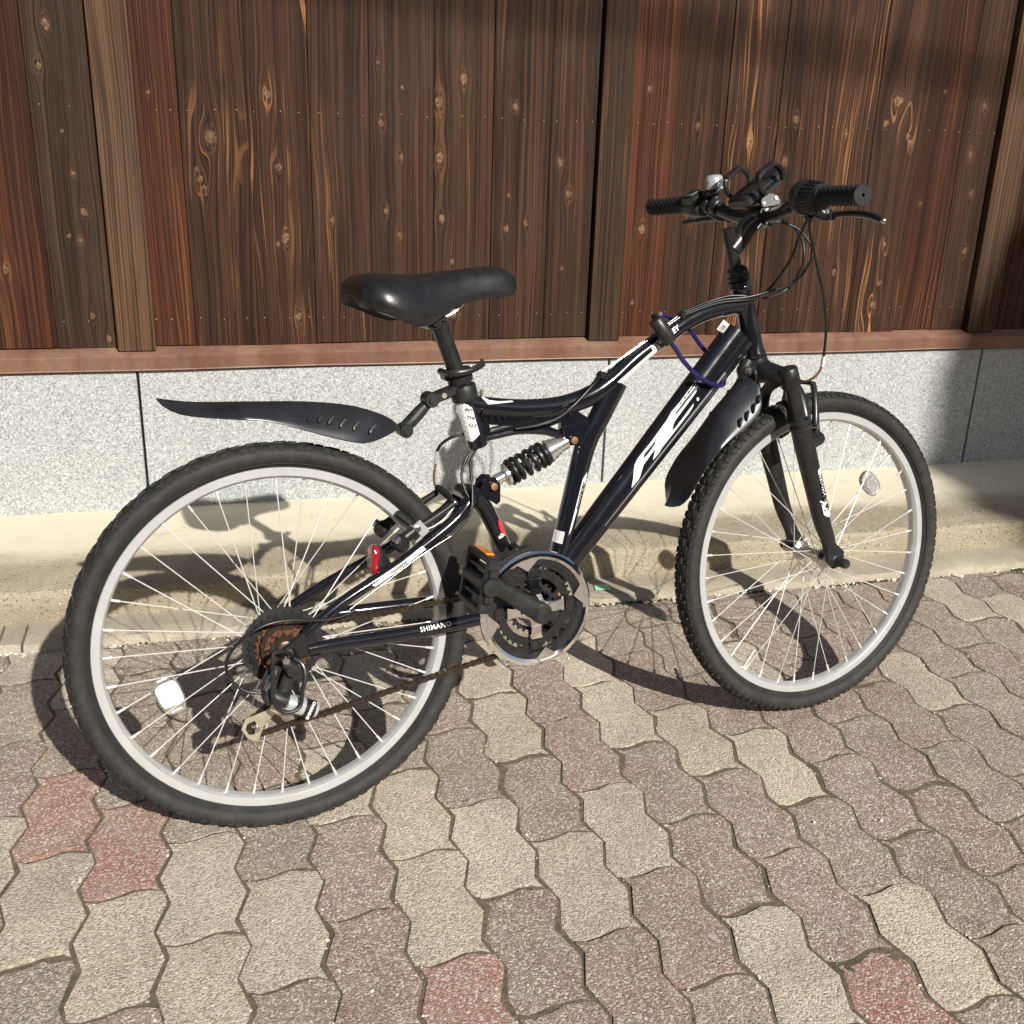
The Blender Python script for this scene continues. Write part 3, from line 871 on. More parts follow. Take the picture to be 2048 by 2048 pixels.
# (x0, x1, tone, streak, grey, knots in wall x, height z, radius)
BOARDS = [
    (-1.40, -1.00, 'brown', 0.3, 0.2, ()),
    (-1.00, -0.70, 'red', 0.6, 0.0, ()),
    (-0.70, -0.424, 'red', 0.95, 0.0, K((-0.545, 1.185, 0.010), (-0.52, 0.74, 0.009))),
    (-0.424, -0.255, 'grey', 0.25, 0.7, K((-0.395, 1.20, 0.010), (-0.37, 1.29, 0.012), (-0.36, 1.06, 0.006), (-0.345, 0.965, 0.006), (-0.33, 0.875, 0.010), (-0.37, 0.82, 0.007), (-0.345, 0.81, 0.007), (-0.335, 0.625, 0.009), (-0.30, 0.565, 0.009))),
    (-0.205, -0.093, 'red', 0.55, 0.0, K((-0.16, 1.15, 0.006),)),
    (-0.093, 0.066, 'warm', 1.0, 0.1, K((-0.024, 1.055, 0.019), (-0.055, 0.955, 0.010), (-0.045, 0.935, 0.006))),
    (0.066, 0.215, 'warm', 1.0, 0.0, K((0.115, 1.155, 0.012), (0.135, 0.985, 0.010), (0.145, 0.815, 0.013), (0.125, 0.80, 0.008), (0.17, 0.615, 0.012))),
    (0.215, 0.361, 'brown', 0.65, 0.1, K((0.262, 0.86, 0.007),)),
    (0.361, 0.525, 'brown', 0.2, 0.35, K((0.385, 1.235, 0.007), (0.392, 1.095, 0.009), (0.445, 1.18, 0.008), (0.40, 0.885, 0.010), (0.44, 1.015, 0.008), (0.436, 0.82, 0.007))),
    (0.525, 0.679, 'brown', 0.3, 0.3, K((0.537, 1.15, 0.014), (0.54, 1.015, 0.014), (0.60, 1.205, 0.012), (0.546, 0.865, 0.011), (0.58, 0.62, 0.011), (0.575, 0.755, 0.006))),
    (0.679, 0.833, 'brown', 0.3, 0.15, K((0.735, 1.145, 0.010), (0.72, 0.84, 0.009), (0.725, 0.925, 0.005), (0.775, 0.855, 0.008))),
    (0.833, 0.957, 'brown', 0.3, 0.15, K((0.862, 1.01, 0.009), (0.89, 0.93, 0.011), (0.88, 0.735, 0.007))),
    (1.05, 1.175, 'red', 0.6, 0.0, K((1.105, 0.84, 0.012), (1.10, 1.20, 0.008), (1.09, 0.64, 0.007))),
    (1.175, 1.323, 'warm', 0.9, 0.1, K((1.245, 1.11, 0.009), (1.235, 0.88, 0.009))),
    (1.323, 1.478, 'warm', 1.0, 0.1, K((1.40, 1.075, 0.012), (1.41, 0.73, 0.008))),
    (1.478, 1.626, 'warm', 0.75, 0.2, K((1.53, 1.135, 0.011), (1.51, 1.025, 0.011), (1.565, 0.955, 0.008))),
    (1.626, 1.776, 'warm', 0.85, 0.05, K((1.69, 1.10, 0.006), (1.71, 0.72, 0.008))),
    (1.776, 1.933, 'warm', 1.0, 0.1, K((1.84, 1.19, 0.017), (1.81, 1.13, 0.010), (1.885, 1.10, 0.007), (1.86, 0.80, 0.009), (1.85, 0.625, 0.010))),
    (1.933, 2.063, 'red', 0.7, 0.1, K((1.985, 1.22, 0.008), (1.96, 0.915, 0.007))),
    (2.063, 2.178, 'warm', 0.4, 0.2, K((2.12, 1.185, 0.009), (2.10, 1.055, 0.010), (2.125, 0.945, 0.010), (2.135, 0.78, 0.011))),
    (2.27, 2.42, 'warm', 0.5, 0.1, ()),
    (2.42, 2.60, 'brown', 0.4, 0.1, ()),
    (2.60, 2.90, 'brown', 0.4, 0.1, ()),
    (2.90, 3.20, 'warm', 0.5, 0.1, ()),
]
BY = 2.864
def board(x0, x1, z0, z1, y_front, depth, mat, name):
    mb = MB(); hx = (x1 - x0) / 2; b = 0.0013; r2 = rnd.uniform(-0.0016, 0.0016)
    ring = lambda z, e: [Vector(p) for p in ((-hx, depth, z), (-hx, b + r2, z), (-hx + b, r2 + e, z), (hx - b, -r2 + e, z), (hx, b - r2, z), (hx, depth, z))]
    mb.ring_loft([ring(0, 0), ring((z1 - z0) * 0.5, rnd.uniform(-0.0012, 0.0012)), ring(z1 - z0, 0)])
    o = mb.build(name, mat, wall, smooth=0)
    o.location = Vector(((x0 + x1) / 2, y_front, z0)) - wall.location
    return o
nails = MB()
for i, (x0, x1, tn, st, gy, kn) in enumerate(BOARDS):
    mid = (x0 + x1) / 2; z0 = WZ0 + rnd.uniform(-0.002, 0.004)
    kl = [(kx - mid, kz - z0, kr) for kx, kz, kr in kn]
    m_ = wood_material(i, tones[tn], st, kl, x1 - x0, gy)
    yf = BY + rnd.uniform(-0.003, 0.003)
    board(x0 + 0.0004, x1 - 0.0004, z0, WZ1, yf, 0.018, m_, 'plank')
    if x1 - x0 < 0.2:
        for zrow in (1.115, 0.613):
            k = 3
            for j in range(k):
                nx = x0 + (x1 - x0) * (0.14 + 0.72 * j / (k - 1)) + rnd.uniform(-0.006, 0.006)
                nails.lathe([(0.0013, 0.004), (0.0013, -0.0005), (0.0006, -0.0012)], (nx, yf - 0.0018, zrow + rnd.uniform(-0.003, 0.003)), (0, 1, 0), 8)
no = nails.build('nails', 'nail_head', wall, smooth=0); no.location = -wall.location; no['kind'] = 'stuff'
for i, (x0, x1, zt) in enumerate(((-0.281, -0.190, 'pale'), (0.962, 1.050, 'grey'), (2.178, 2.268, 'pale'))):
    m_ = wood_material(40 + i, tones[zt], 0.35, [], x1 - x0, 0.6, 0.82)
    board(x0, x1, 0.5395, WZ1, 2.844, 0.045, m_, 'post')
bk_ = MB(); bk_.box((0.9, 2.93, 1.3), (4.9, 0.09, 1.58))
o = bk_.build('wall_core', 'black_plastic', wall, smooth=0); o.location = -wall.location
# folded copper flashing under the boards, two lengths lapped by the seat post
FL = [(2.872, 0.5445), (2.829, 0.5283), (2.8275, 0.5268), (2.8365, 0.4935), (2.8355, 0.4915), (2.8385, 0.4890), (2.8345, 0.5235), (2.872, 0.5395)]
for xa, xb, dy in ((-1.5, 0.581, 0.0), (0.570, 3.5, -0.0016)):
    mb = MB(); n = 40; rings = []
    for i in range(n + 1):
        x = xa + (xb - xa) * i / n
        w1, w2 = 0.0009 * math.sin(x * 5.1 + dy * 900), 0.0008 * math.sin(x * 9.7)
        rings.append([Vector((x, y + dy + (w1 if y < 2.86 else 0), z + (w2 if y < 2.86 else 0) + (0.0007 if dy else 0))) for y, z in FL])
    mb.ring_loft(rings)
    o = mb.build('flashing', M_COPPER, wall, smooth=25); o.location = -wall.location
cp = MB(); cp.box((0.9, 2.87, 2.13), (5.0, 0.16, 0.07), None, 0.004)
o = cp.build('capping', wood_material(60, tones['brown'], 0.2, [], 0.2, 0.2), wall, smooth=0); o.location = -wall.location

# ------------------------------------------------------------------ what shades the scene from across the street
SL = -LDIR
def toward_sun(x, z, s):
    return Vector((x, 2.85, z)) + SL * s
a, b = toward_sun(0.60, 1.405, 12.0), toward_sun(2.23, 1.268, 12.0)
d = (b - a)
mb = MB()
pts = [a - d * 6 + Vector((0, 0, 0.4)), a - d * 2, a, b, b + d * 2, b + d * 5 + Vector((0, 0, 0.5))]
mb.tube(pts, 0.019, 10, 4)
tag(mb.build('overhead_cable', 'cable_housing'), 'thick black overhead cable strung across the street', 'cable')
def tree_material():
    s = NT('dark_foliage'); co = s.coord()
    return s.out(s.ramp(s.noise(co, 3, 4), [(0.3, (0.03, 0.05, 0.016)), (0.7, (0.07, 0.10, 0.03))]), 0.7)
TX = 0.055
tree_c = toward_sun(2.75 + TX, 0.0, 12.0)  # unseen tree, invented and shaped to cast the soft shadow at the right
tree = thing('tree', 'unseen shadow-casting leafy tree across the road, facing the wall', 'tree', (tree_c.x + 0.5, tree_c.y, 0))
tm = MB()
for x, z, r in ((2.60, 0.40, 0.54), (2.74, 0.66, 0.56), (3.0, 0.9, 0.5), (2.38, 0.0, 0.37), (2.04, -0.16, 0.15), (2.22, -0.14, 0.20), (3.0, 0.15, 0.6), (3.3, 0.5, 0.6), (2.9, -0.05, 0.32), (3.4, 0.0, 0.45)):
    c = toward_sun(x + TX, z, 12.0 + rnd.uniform(-0.2, 0.2))
    rings = []
    for i in range(11):
        ph = math.pi * (i + 0.02) / 10.04; ring = []
        for k in range(16):
            th = 2 * math.pi * k / 16; rr = r * (0.97 + 0.05 * math.sin(3 * th + i) + rnd.uniform(-0.02, 0.02))
            ring.append(c + Vector((math.sin(ph) * math.cos(th), math.sin(ph) * math.sin(th), math.cos(ph))) * rr)
        rings.append(ring)
    tm.ring_loft(rings)
    for q in range(int(500 * r * r) + 60):
        dv = Vector((rnd.gauss(0, 1), rnd.gauss(0, 1), rnd.gauss(0, 1))).normalized(); p = c + dv * r * rnd.uniform(0.95, 1.04); s_ = 0.035
        e1 = dv.orthogonal().normalized() * s_; e2 = Matrix.Rotation(rnd.uniform(0, 6), 3, dv) @ e1; e3 = dv * s_ * 0.6 + dv.cross(e2)
        tm.add([p, p + e2 + e3 * 0.4, p + e3 * 1.4], [(0, 1, 2)])
o = tm.build('shadow_crown', tree_material(), tree, smooth=0); o.location = -tree.location
tm = MB(); tm.tube([(0, 0, 0), (0.05, 0, 2.5), (-0.1, 0.05, 5), (-0.3, 0, tree_c.z)], [0.17, 0.14, 0.11, 0.07], 10, 3)
tm.build('trunk', 'pole_concrete', tree)

# ================================================================== the bicycle (local axes: x forward, y to its left, z up)
bike = thing('bicycle', 'black full suspension mountain bike with silver rims parked on pavers before the wall', 'bicycle')
Mw = Matrix(((0.986823, -0.160672, -0.019111), (0.161805, 0.979916, 0.116553), (0.0, -0.118109, 0.993001)))
bike.matrix_world = Matrix.Translation((0.0492, 1.5685, 0.0)) @ Mw.to_4x4()
WR = 0.327
# steering: everything in front of the head tube is turned about the steering axis
S_AX = Vector((-0.3502, 0.0, 0.9367)); S_PT = Vector((1.0327, 0.0, 0.3124)); S_ANG = R(3.26)
FX = Matrix.Translation(S_PT) @ Matrix.Rotation(S_ANG, 4, S_AX) @ Matrix.Translation(-S_PT)
V = Vector
def part(mb, name, mat, parent=None, smooth=35, front=False):
    return mb.build(name, mat, parent if parent is not None else bike, None, smooth, FX if front else None)

# ------------------------------------------------------------------ wheels
def make_wheel(center, front):
    xf = Matrix.Translation(center)
    if front:
        xf = Matrix.Translation(center) @ Matrix.Rotation(S_ANG, 4, S_AX)
    prof = [(0.2855, -0.0118), (0.2845, -0.0128), (0.2722, -0.0126), (0.2712, -0.0118), (0.2690, -0.0090), (0.2672, -0.004), (0.2670, 0.004), (0.2690, 0.0090), (0.2712, 0.0118), (0.2722, 0.0126), (0.2845, 0.0128), (0.2855, 0.0118), (0.2815, 0.0085), (0.2790, 0.0), (0.2815, -0.0085)]
    mb = MB(); n = 96; rings = []
    for i in range(n):
        a = 2 * math.pi * i / n
        rings.append([V((r * math.cos(a), y, r * math.sin(a))) for r, y in prof])
    mb.ring_loft(rings, closed=True)
    rim = mb.build('wheel', 'rim', bike, smooth=32)
    rim.matrix_local = xf
    # tyre with shoulder lugs and centre blocks
    tp = [(0.2805, 0.0095), (0.2862, 0.0122), (0.2905, 0.0175), (0.2985, 0.0235), (0.3060, 0.0248), (0.3130, 0.0232), (0.3188, 0.0175), (0.3216, 0.009), (0.3225, 0.0)]
    tp = tp + [(r, -y) for r, y in tp[-2::-1]]
    mb = MB(); n = 120; rings = []
    for i in range(n):
        a = 2 * math.pi * i / n
        rings.append([V((r * math.cos(a), y, r * math.sin(a))) for r, y in tp])
    mb.ring_loft(rings, closed=True)
    def lug(a, y, r, la, ly, h, tilt=0.0, lean=0.0):
        er = V((math.cos(a), 0, math.sin(a))); et = V((-math.sin(a), 0, math.cos(a))); ey = V((0, 1, 0))
        if lean:
            er, ey = er * math.cos(lean) + ey * math.sin(lean), ey * math.cos(lean) - er * math.sin(lean)
        et2 = et * math.cos(tilt) + ey * math.sin(tilt); ey2 = ey * math.cos(tilt) - et * math.sin(tilt)
        c = V((r * math.cos(a), y, r * math.sin(a)))
        vs = []
        for hh, k in ((-0.0015, 1.0), (h, 0.82)):
            for sa, sy in ((-1, -1), (1, -1), (1, 1), (-1, 1)):
                vs.append(c + er * hh + et2 * (sa * la / 2 * k) + ey2 * (sy * ly / 2 * k))
        mb.add(vs, [(4, 5, 6, 7), (0, 1, 5, 4), (1, 2, 6, 5), (2, 3, 7, 6), (3, 0, 4, 7)])
    NB = 58 if front else 46
    hk = 0.52 if front else 0.34
    for i in range(NB):
        a = 2 * math.pi * i / NB
        for s in (-1, 1):
            aa = a + (math.pi / NB if s > 0 else 0)
            lug(aa, s * 0.0196, 0.3165, 0.0115, 0.0105, 0.0042 * hk, 0, s * 0.85)
            lug(aa + 0.045, s * 0.0196, 0.3165, 0.0105, 0.0105, 0.0042 * hk, 0, s * 0.85)
            lug(aa + 0.05, s * 0.0112, 0.3208, 0.020, 0.0095, 0.0042 * hk, s * 0.5, s * 0.3)
        lug(a, 0.0, 0.3225, 0.015, 0.010, 0.0040 * hk)
        lug(a + math.pi / NB, 0.0, 0.3225, 0.0135, 0.0085, 0.0040 * hk)
    # thin moulding line on the sidewall
    for s in (-1, 1):
        mb.tube([V((0.2925 * math.cos(2 * math.pi * i / 96), s * 0.0196, 0.2925 * math.sin(2 * math.pi * i / 96))) for i in range(96)], 0.0009, 6, closed=True)
    mb.build('tyre', MATS['tyre'], rim, smooth=32)
    # hub and spokes
    mb = MB()
    yR, yL = (-0.034, 0.034) if front else (-0.026, 0.036)
    rf = 0.020 if front else 0.024
    mb.lathe([(0.005, -0.052), (0.009, -0.050), (0.010, -0.040), (rf, yR - 0.0018), (rf, yR + 0.0018), (0.0135, yR + 0.006), (0.012, 0), (0.0135, yL - 0.006), (rf, yL - 0.0018), (rf, yL + 0.0018), (0.010, 0.041), (0.009, 0.050), (0.005, 0.052)], (0, 0, 0), (0, 1, 0), 24)
    mb.rod((0, -0.066, 0), (0, 0.066, 0), 0.0045, 10)
    mb.build('hub', 'brushed_steel', rim)
    for i in range(36):
        s = -1 if i % 2 else 1
        yh = yR if s < 0 else yL
        ar = 2 * math.pi * i / 36 + (0.04 if front else -0.05)
        lean = 1 if (i // 2) % 2 else -1
        ah = ar + lean * R(62)
        p0 = V((rf * 0.88 * math.cos(ah), yh + 0.0015 * lean, rf * 0.88 * math.sin(ah)))
        p1 = V((0.2676 * math.cos(ar), s * 0.002, 0.2676 * math.sin(ar)))
        mb = MB(); u = (p1 - p0).normalized()
        mb.rod(p0, p1, 0.00085 if front else 0.00098, 6)
        mb.rod(p1 - u * 0.014, p1, 0.0021, 8)
        mb.build('spoke', 'spoke_steel', rim, smooth=40)
    return rim
rear = make_wheel(V((0, 0, WR)), False)
frontw = make_wheel(V((1.0701, 0.0023, 0.3263)), True)
rear['label'] = 'wheel with rusty sprockets and white reflector'
frontw['label'] = 'wheel under the suspension fork'

def lens(c, w, h, core, parent):
    """rounded clear reflector body clipped on the spokes, with its ribbed core; c in wheel axes"""
    a = math.atan2(c[2], c[0])
    er, et = V((math.cos(a), 0, math.sin(a))), V((-math.sin(a), 0, math.cos(a)))
    def slab(w, h, ys, pw):
        mb = MB(); rings = []
        for y, k in ys:
            ring = []
            for q in range(28):
                th = 2 * math.pi * q / 28
                x_ = math.copysign(abs(math.cos(th)) ** pw, math.cos(th)) * w / 2 * k; z_ = math.copysign(abs(math.sin(th)) ** pw, math.sin(th)) * h / 2 * k
                ring.append(V(c) + er * x_ + et * z_ + V((0, y, 0)))
            rings.append(ring)
        mb.ring_loft(rings); return mb
    body = slab(w, h, ((-0.005, 0.93), (-0.0035, 1.0), (0.003, 1.0), (0.0045, 0.92)), 0.75).build('wheel_reflector', 'clear_lens', parent, smooth=30)
    mb = slab(w * 0.86, h * 0.60, ((-0.0078, 0.9), (-0.0062, 1.0), (-0.0052, 1.0)), 0.5)
    n = 9
    for i in range(n):                                                         # moulded ribs
        t = (i - (n - 1) / 2) / n
        mb.tube([V(c) + et * (t * h * 0.56) + er * (-w * 0.38) + V((0, -0.0079, 0)), V(c) + et * (t * h * 0.56) + er * (w * 0.38) + V((0, -0.0079, 0))], 0.0009, 5)
    for e in (-1, 1):
        mb.rod(V(c) + et * (e * h * 0.40) + V((0, -0.0072, 0)) - er * w * 0.2, V(c) + et * (e * h * 0.40) + V((0, -0.0072, 0)) + er * w * 0.2, 0.0018, 6)
    mb.build('core', core, parent, smooth=30)
lens((-0.177, -0.004, -0.0585), 0.042, 0.070, 'white_lens', rear)
lens((0.137, -0.006, 0.129), 0.036, 0.060, 'frost_lens', frontw)
mb = MB(); va = math.atan2(-0.20, -0.16); vd = V((math.cos(va), 0, math.sin(va)))
mb.rod(vd * 0.268, vd * 0.240, 0.0030, 10); mb.rod(vd * 0.247, vd * 0.243, 0.0046, 8); mb.rod(vd * 0.240, vd * 0.228, 0.0032, 10)
mb.build('valve', 'zinc_gold', frontw)
# sprockets and spoke guard on the rear wheel
mb = MB()
mb.gear((0, 0, 0), 0.0655, 0.030, 40, -0.0315, -0.0295, 0.002)
mb.build('spoke_guard', 'black_plastic', rear, smooth=20)
for i, (r_, tth, mt) in enumerate(((0.0575, 28, 'satin_black'), (0.0470, 24, 'rust'), (0.0425, 21, 'rust'), (0.0375, 18, 'rust'), (0.0335, 16, 'rust'), (0.0295, 14, 'chain_steel'))):
    y = -0.0345 - i * 0.0042
    mb = MB(); mb.gear((0, 0, 0), r_, 0.015, tth, y - 0.0009, y + 0.0009, 0.0045, i * 0.1)
    for k in range(6):
        a = 2 * math.pi * k / 6 + i * 0.2
        mb.rod((r_ * 0.72 * math.cos(a), y - 0.0016, r_ * 0.72 * math.sin(a)), (r_ * 0.72 * math.cos(a), y + 0.001, r_ * 0.72 * math.sin(a)), 0.0022, 6)
    mb.build('sprocket', mt, rear, smooth=20)
mb = MB(); mb.lathe([(0.016, -0.030), (0.016, -0.058), (0.012, -0.060)], (0, 0, 0), (0, 1, 0), 20)
mb.build('freewheel', 'chain_steel', rear)

# ------------------------------------------------------------------ main frame
HT0, HT1 = V((0.8728, 0, 0.8596)), V((0.9119, 0, 0.7287))
TT = [(0.8836, 0.8274, .0165), (0.8401, 0.8222, .0165), (0.7942, 0.8132, .016), (0.7524, 0.7959, .0155), (0.7049, 0.7697, .0148), (0.6549, 0.7399, .0148), (0.6111, 0.7049, .0165), (0.5652, 0.6800, .0175), (0.5051, 0.6671, .0170), (0.432, 0.6683, .0168), (0.3614, 0.6790, .0168), (0.3400, 0.6850, .0165)]
ST0, ST1 = V((0.3255, 0, 0.7330)), V((0.3560, 0, 0.6110))
SR = [(0.6204, 0.7015, .020), (0.5852, 0.6412, .0195), (0.5591, 0.5965, .0190), (0.5312, 0.5015, .0172), (0.5061, 0.4099, .0165), (0.4870, 0.3450, .0165)]
DT0, DT1 = V((0.8733, 0, 0.7695)), V((0.4900, 0, 0.3555))
BB = V((0.4315, 0, 0.3290))
fr = MB()
hd = (HT1 - HT0)
fr.lathe([(0.0185, 0), (0.0195, 0.002), (0.0195, 0.008), (0.0175, 0.011), (0.0178, 0.06), (0.0178, hd.length - 0.011), (0.0198, hd.length - 0.008), (0.0198, hd.length - 0.002), (0.0185, hd.length)], HT0, hd, 24)
fr.tube([(x, 0, z) for x, z, h in TT], [h for x, z, h in TT], 18, 4, [0.0165] * len(TT), power=0.9)
fr.rod(ST0, ST1, 0.0172, 24, 0.002)
fr.tube([(x, 0, z) for x, z, h in SR], [h for x, z, h in SR], 18, 4, [0.0165] * len(SR), power=0.9)
NDT = 8
fr.tube([DT0.lerp(DT1, i / NDT) for i in range(NDT + 1)], [0.0335 - 0.0115 * min(1, i / NDT * 1.05) for i in range(NDT + 1)], 26, 1, [0.0235 - 0.001 * i / NDT for i in range(NDT + 1)], power=0.85)
fr.tube([DT1 + V((0.012, 0, 0.013)), V((0.470, 0, 0.335)), BB + V((0.01, 0, 0.0))], [0.022, 0.024, 0.024], 18, 3, [0.0225, 0.0225, 0.0225])
fr.rod(BB + V((0, -0.036, 0)), BB + V((0, 0.036, 0)), 0.0215, 24, 0.002)
# welded gusset with two windows, made of bars round the openings plus solid ends
GU = [(0.352, 0.664), (0.3585, 0.632), (0.3713, 0.6255), (0.4256, 0.6316), (0.481, 0.6259), (0.5167, 0.6127), (0.5347, 0.5987), (0.553, 0.5971), (0.5713, 0.6368), (0.541, 0.657), (0.4755, 0.6565), (0.4175, 0.6602)]
H1 = [(0.3745, 0.6474), (0.4114, 0.6421), (0.3777, 0.6355)]
H2 = [(0.487, 0.6343), (0.5079, 0.6407), (0.5084, 0.6257)]
gm = flat_fill([GU, H1, H2])
bm = bmesh.new(); bm.from_mesh(gm)
gv = {}
for s in (-1, 1):
    fr.add([(v.co.x, s * 0.0055, v.co.y) for v in bm.verts], [tuple(v.index for v in f.verts) for f in bm.faces])
bm.free(); bpy.data.meshes.remove(gm)
for lp in (GU, H1, H2):
    n = len(lp)
    fr.add([(p[0], -0.0055, p[1]) for p in lp] + [(p[0], 0.0055, p[1]) for p in lp], [(k, (k + 1) % n, n + (k + 1) % n, n + k) for k in range(n)])
fr.tube([(p[0], 0, p[1]) for p in GU[1:6]], 0.0068, 8, 3)                       # rolled lower edge
fr.tube([(0.375, 0, 0.6345), (0.4140, 0, 0.6418)], 0.0058, 8)
fr.prism([(0.5085, 0.630), (0.5600, 0.640), (0.5640, 0.600), (0.5150, 0.598)], -0.011, 0.011, 0.002)   # shock lugs
for k in range(14):
    t = k / 13
    fr.ball(V((0.364 + 0.16 * t, -0.0095, 0.6590 - 0.006 * t)), 0.0028, 6, 4)
    fr.ball(V((0.4815 + 0.020 * math.sin(t * 3), -0.0195 + 0.004 * abs(t - .5), 0.378 - 0.05 * t + 0.03)), 0.0026, 6, 4)
for k in range(10):
    a = math.pi * (k / 9) - 0.3
    fr.ball(V((0.3555 + 0.003 * math.sin(a), -0.0168 * math.sin(a) - 0.001, 0.6895 - 0.0035 * k)), 0.0026, 6, 4)
frame = part(fr, 'frame', 'paint', smooth=40)

# graphics on the frame
dt_surf = on_tube(DT0, DT1, (0.0335, 0.022), 0.0233)
LOGO = [(0.6377, 0.5145), (0.6416, 0.5309), (0.6449, 0.5462), (0.6475, 0.5542), (0.654, 0.5639), (0.6672, 0.5781), (0.681, 0.5923), (0.696, 0.6095), (0.7121, 0.6277), (0.7236, 0.6432), (0.7399, 0.6593), (0.7561, 0.6776), (0.7724, 0.6949), (0.7719, 0.6908), (0.7668, 0.6819), (0.7505, 0.6647), (0.7308, 0.6426), (0.7268, 0.6342), (0.732, 0.6394), (0.7518, 0.6605), (0.771, 0.6801), (0.7699, 0.6761), (0.7612, 0.6659), (0.7438, 0.6467), (0.7275, 0.6285), (0.723, 0.6206), (0.7202, 0.6095), (0.7266, 0.6151), (0.7453, 0.6353), (0.7639, 0.656), (0.7634, 0.6514), (0.7559, 0.6406), (0.7372, 0.6204), (0.7198, 0.6022), (0.7024, 0.5841), (0.6995, 0.5813), (0.6931, 0.5715), (0.6815, 0.5604), (0.6817, 0.5632), (0.6865, 0.5804), (0.6744, 0.5671), (0.6629, 0.5537), (0.6595, 0.5457), (0.6561, 0.5357), (0.6527, 0.5282), (0.64, 0.5155)]
LHOLE = [(0.6909, 0.5976), (0.6857, 0.5919), (0.6765, 0.5824), (0.6661, 0.572), (0.6639, 0.5639), (0.6708, 0.57), (0.68, 0.58), (0.6869, 0.5887)]
decal('logo', flat_fill([LOGO, LHOLE]), 'white_print', frame, dt_surf, 3)
decal('logo', flat_fill([[(0.7727 + 0.0026 * math.cos(a * 0.4), 0.663 + 0.0032 * math.sin(a * 0.4)) for a in range(16)]]), 'white_print', frame, dt_surf)
def strip(pts, mat, surf, cuts=2, name='decal', par=None):
    return decal(name, flat_fill([pts]), mat, par or frame, surf, cuts)
# grey pinstripe along the down tube
dd = (DT1 - DT0).normalized(); up_ = V((-dd.z, 0, dd.x)) * -1
def dtp(s, o):
    p = DT0 + dd * s + V((dd.z, 0, -dd.x)) * -o
    return (p.x, p.z)
strip([dtp(0.075, 0.0145), dtp(0.30, 0.0085), dtp(0.43, 0.0055), dtp(0.43, 0.0040), dtp(0.30, 0.0055), dtp(0.075, 0.0095)], 'silver_print', dt_surf, 3)
# label near the head tube and the one at the foot of the strut
strip([(0.8235, 0.7830), (0.8380, 0.8000), (0.8500, 0.7905), (0.8375, 0.7755)], 'paper_label', on_tube(DT0 + V((0.03, 0, 0.03)), DT1, (0.0345, 0.022), 0.0236))
for k in range(6):
    o_ = 0.0015 + 0.0022 * k
    strip([(0.8262 + o_ * 0.7, 0.7822 + o_ * 0.72), (0.8268 + o_ * 0.7, 0.7829 + o_ * 0.72), (0.8345 + o_ * 0.7, 0.7770 + o_ * 0.72), (0.8339 + o_ * 0.7, 0.7763 + o_ * 0.72)], 'black_print', on_tube(DT0 + V((0.03, 0, 0.03)), DT1, (0.0345, 0.022), 0.0236, 0.0018), 0, 'lettering')
sr_low = on_tube(V((0.5312, 0, 0.5015)), V((0.4870, 0, 0.3450)), 0.0172, 0.0165)
strip([(0.4905, 0.4290), (0.4960, 0.4500), (0.5090, 0.4465), (0.5035, 0.4255)], 'paper_label', sr_low)
for k in range(5):
    strip([(0.4928 + .001 * k, 0.4310 + 0.0036 * k), (0.4930 + .001 * k, 0.4318 + 0.0036 * k), (0.5026 + .001 * k, 0.4294 + 0.0036 * k), (0.5024 + .001 * k, 0.4286 + 0.0036 * k)], 'black_print', on_tube(V((0.5312, 0, 0.5015)), V((0.4870, 0, 0.3450)), 0.0172, 0.0165, 0.0018), 0, 'lettering')
sr_up = on_tube(V((0.5591, 0, 0.5965)), V((0.5061, 0, 0.4099)), (0.0190, 0.0165), 0.0165)
strip([(0.5530, 0.5500), (0.5440, 0.5390), (0.5280, 0.4830), (0.5155, 0.4400), (0.5208, 0.4480), (0.5330, 0.4830), (0.5520, 0.5390)], 'white_print', sr_up, 3)
decal('lettering', text_mesh('monterey', 0.0125, 0.25, 0.0004), 'black_print', frame, place_text((0.5395, 0.5080), R(74.5), on_tube(V((0.5591, 0, 0.5965)), V((0.5061, 0, 0.4099)), (0.0190, 0.0165), 0.0165, 0.0017)))
TTP = resample([(x, 0, z) for x, z, h in TT], 60)
tt_a = on_path(TTP, 0.0155, 0.0165)
strip([(0.7010, 0.7590), (0.6930, 0.7620), (0.6120, 0.7040), (0.6240, 0.6985)], 'white_print', tt_a, 3)
strip([(0.7180, 0.7790), (0.6940, 0.7640), (0.6925, 0.7680), (0.7165, 0.7830)], 'white_print', on_path(TTP, 0.0152, 0.0165), 2)
decal('lettering', text_mesh('MONTEREY', 0.0125, 0.2, 0.0003), 'white_print', frame, place_text((0.706, 0.7745), R(32), on_path(TTP, 0.0152, 0.0165, 0.0019)))
# white flash over the top tube behind the seat tube, and on the seat tube itself
def tt_top(x, z):
    t_ = max(0.0, min(1.0, (z - 0.672) / 0.021))
    return (x, -0.0168 * math.cos(t_ * 1.45) - 0.0010, 0.669 + (z - 0.669) * 1.0)
strip([(0.3640, 0.6960), (0.3720, 0.6900), (0.3900, 0.6865), (0.4150, 0.6855), (0.4170, 0.6835), (0.3690, 0.6835), (0.3600, 0.6950)], 'white_print', on_path(TTP, 0.0172, 0.0166), 3)
st_surf = on_tube(ST0, ST1, 0.0172, 0.0172)
strip([(0.3130, 0.7000), (0.3400, 0.6800), (0.3520, 0.6355), (0.3400, 0.6225), (0.3335, 0.6250)], 'white_print', st_surf, 3)
for i, (w_, dz) in enumerate((('ENJOY', 0), ('POINT', 1), ('THE', 2), ('CYCLE', 3))):
    p = ST0.lerp(ST1, 0.36 + 0.105 * dz)
    decal('lettering', text_mesh(w_[-3:], 0.0074, 0, 0.0002), 'black_print', frame, place_text((p.x - 0.0055, p.z), R(-12), on_tube(ST0, ST1, 0.0172, 0.0172, 0.0017)))

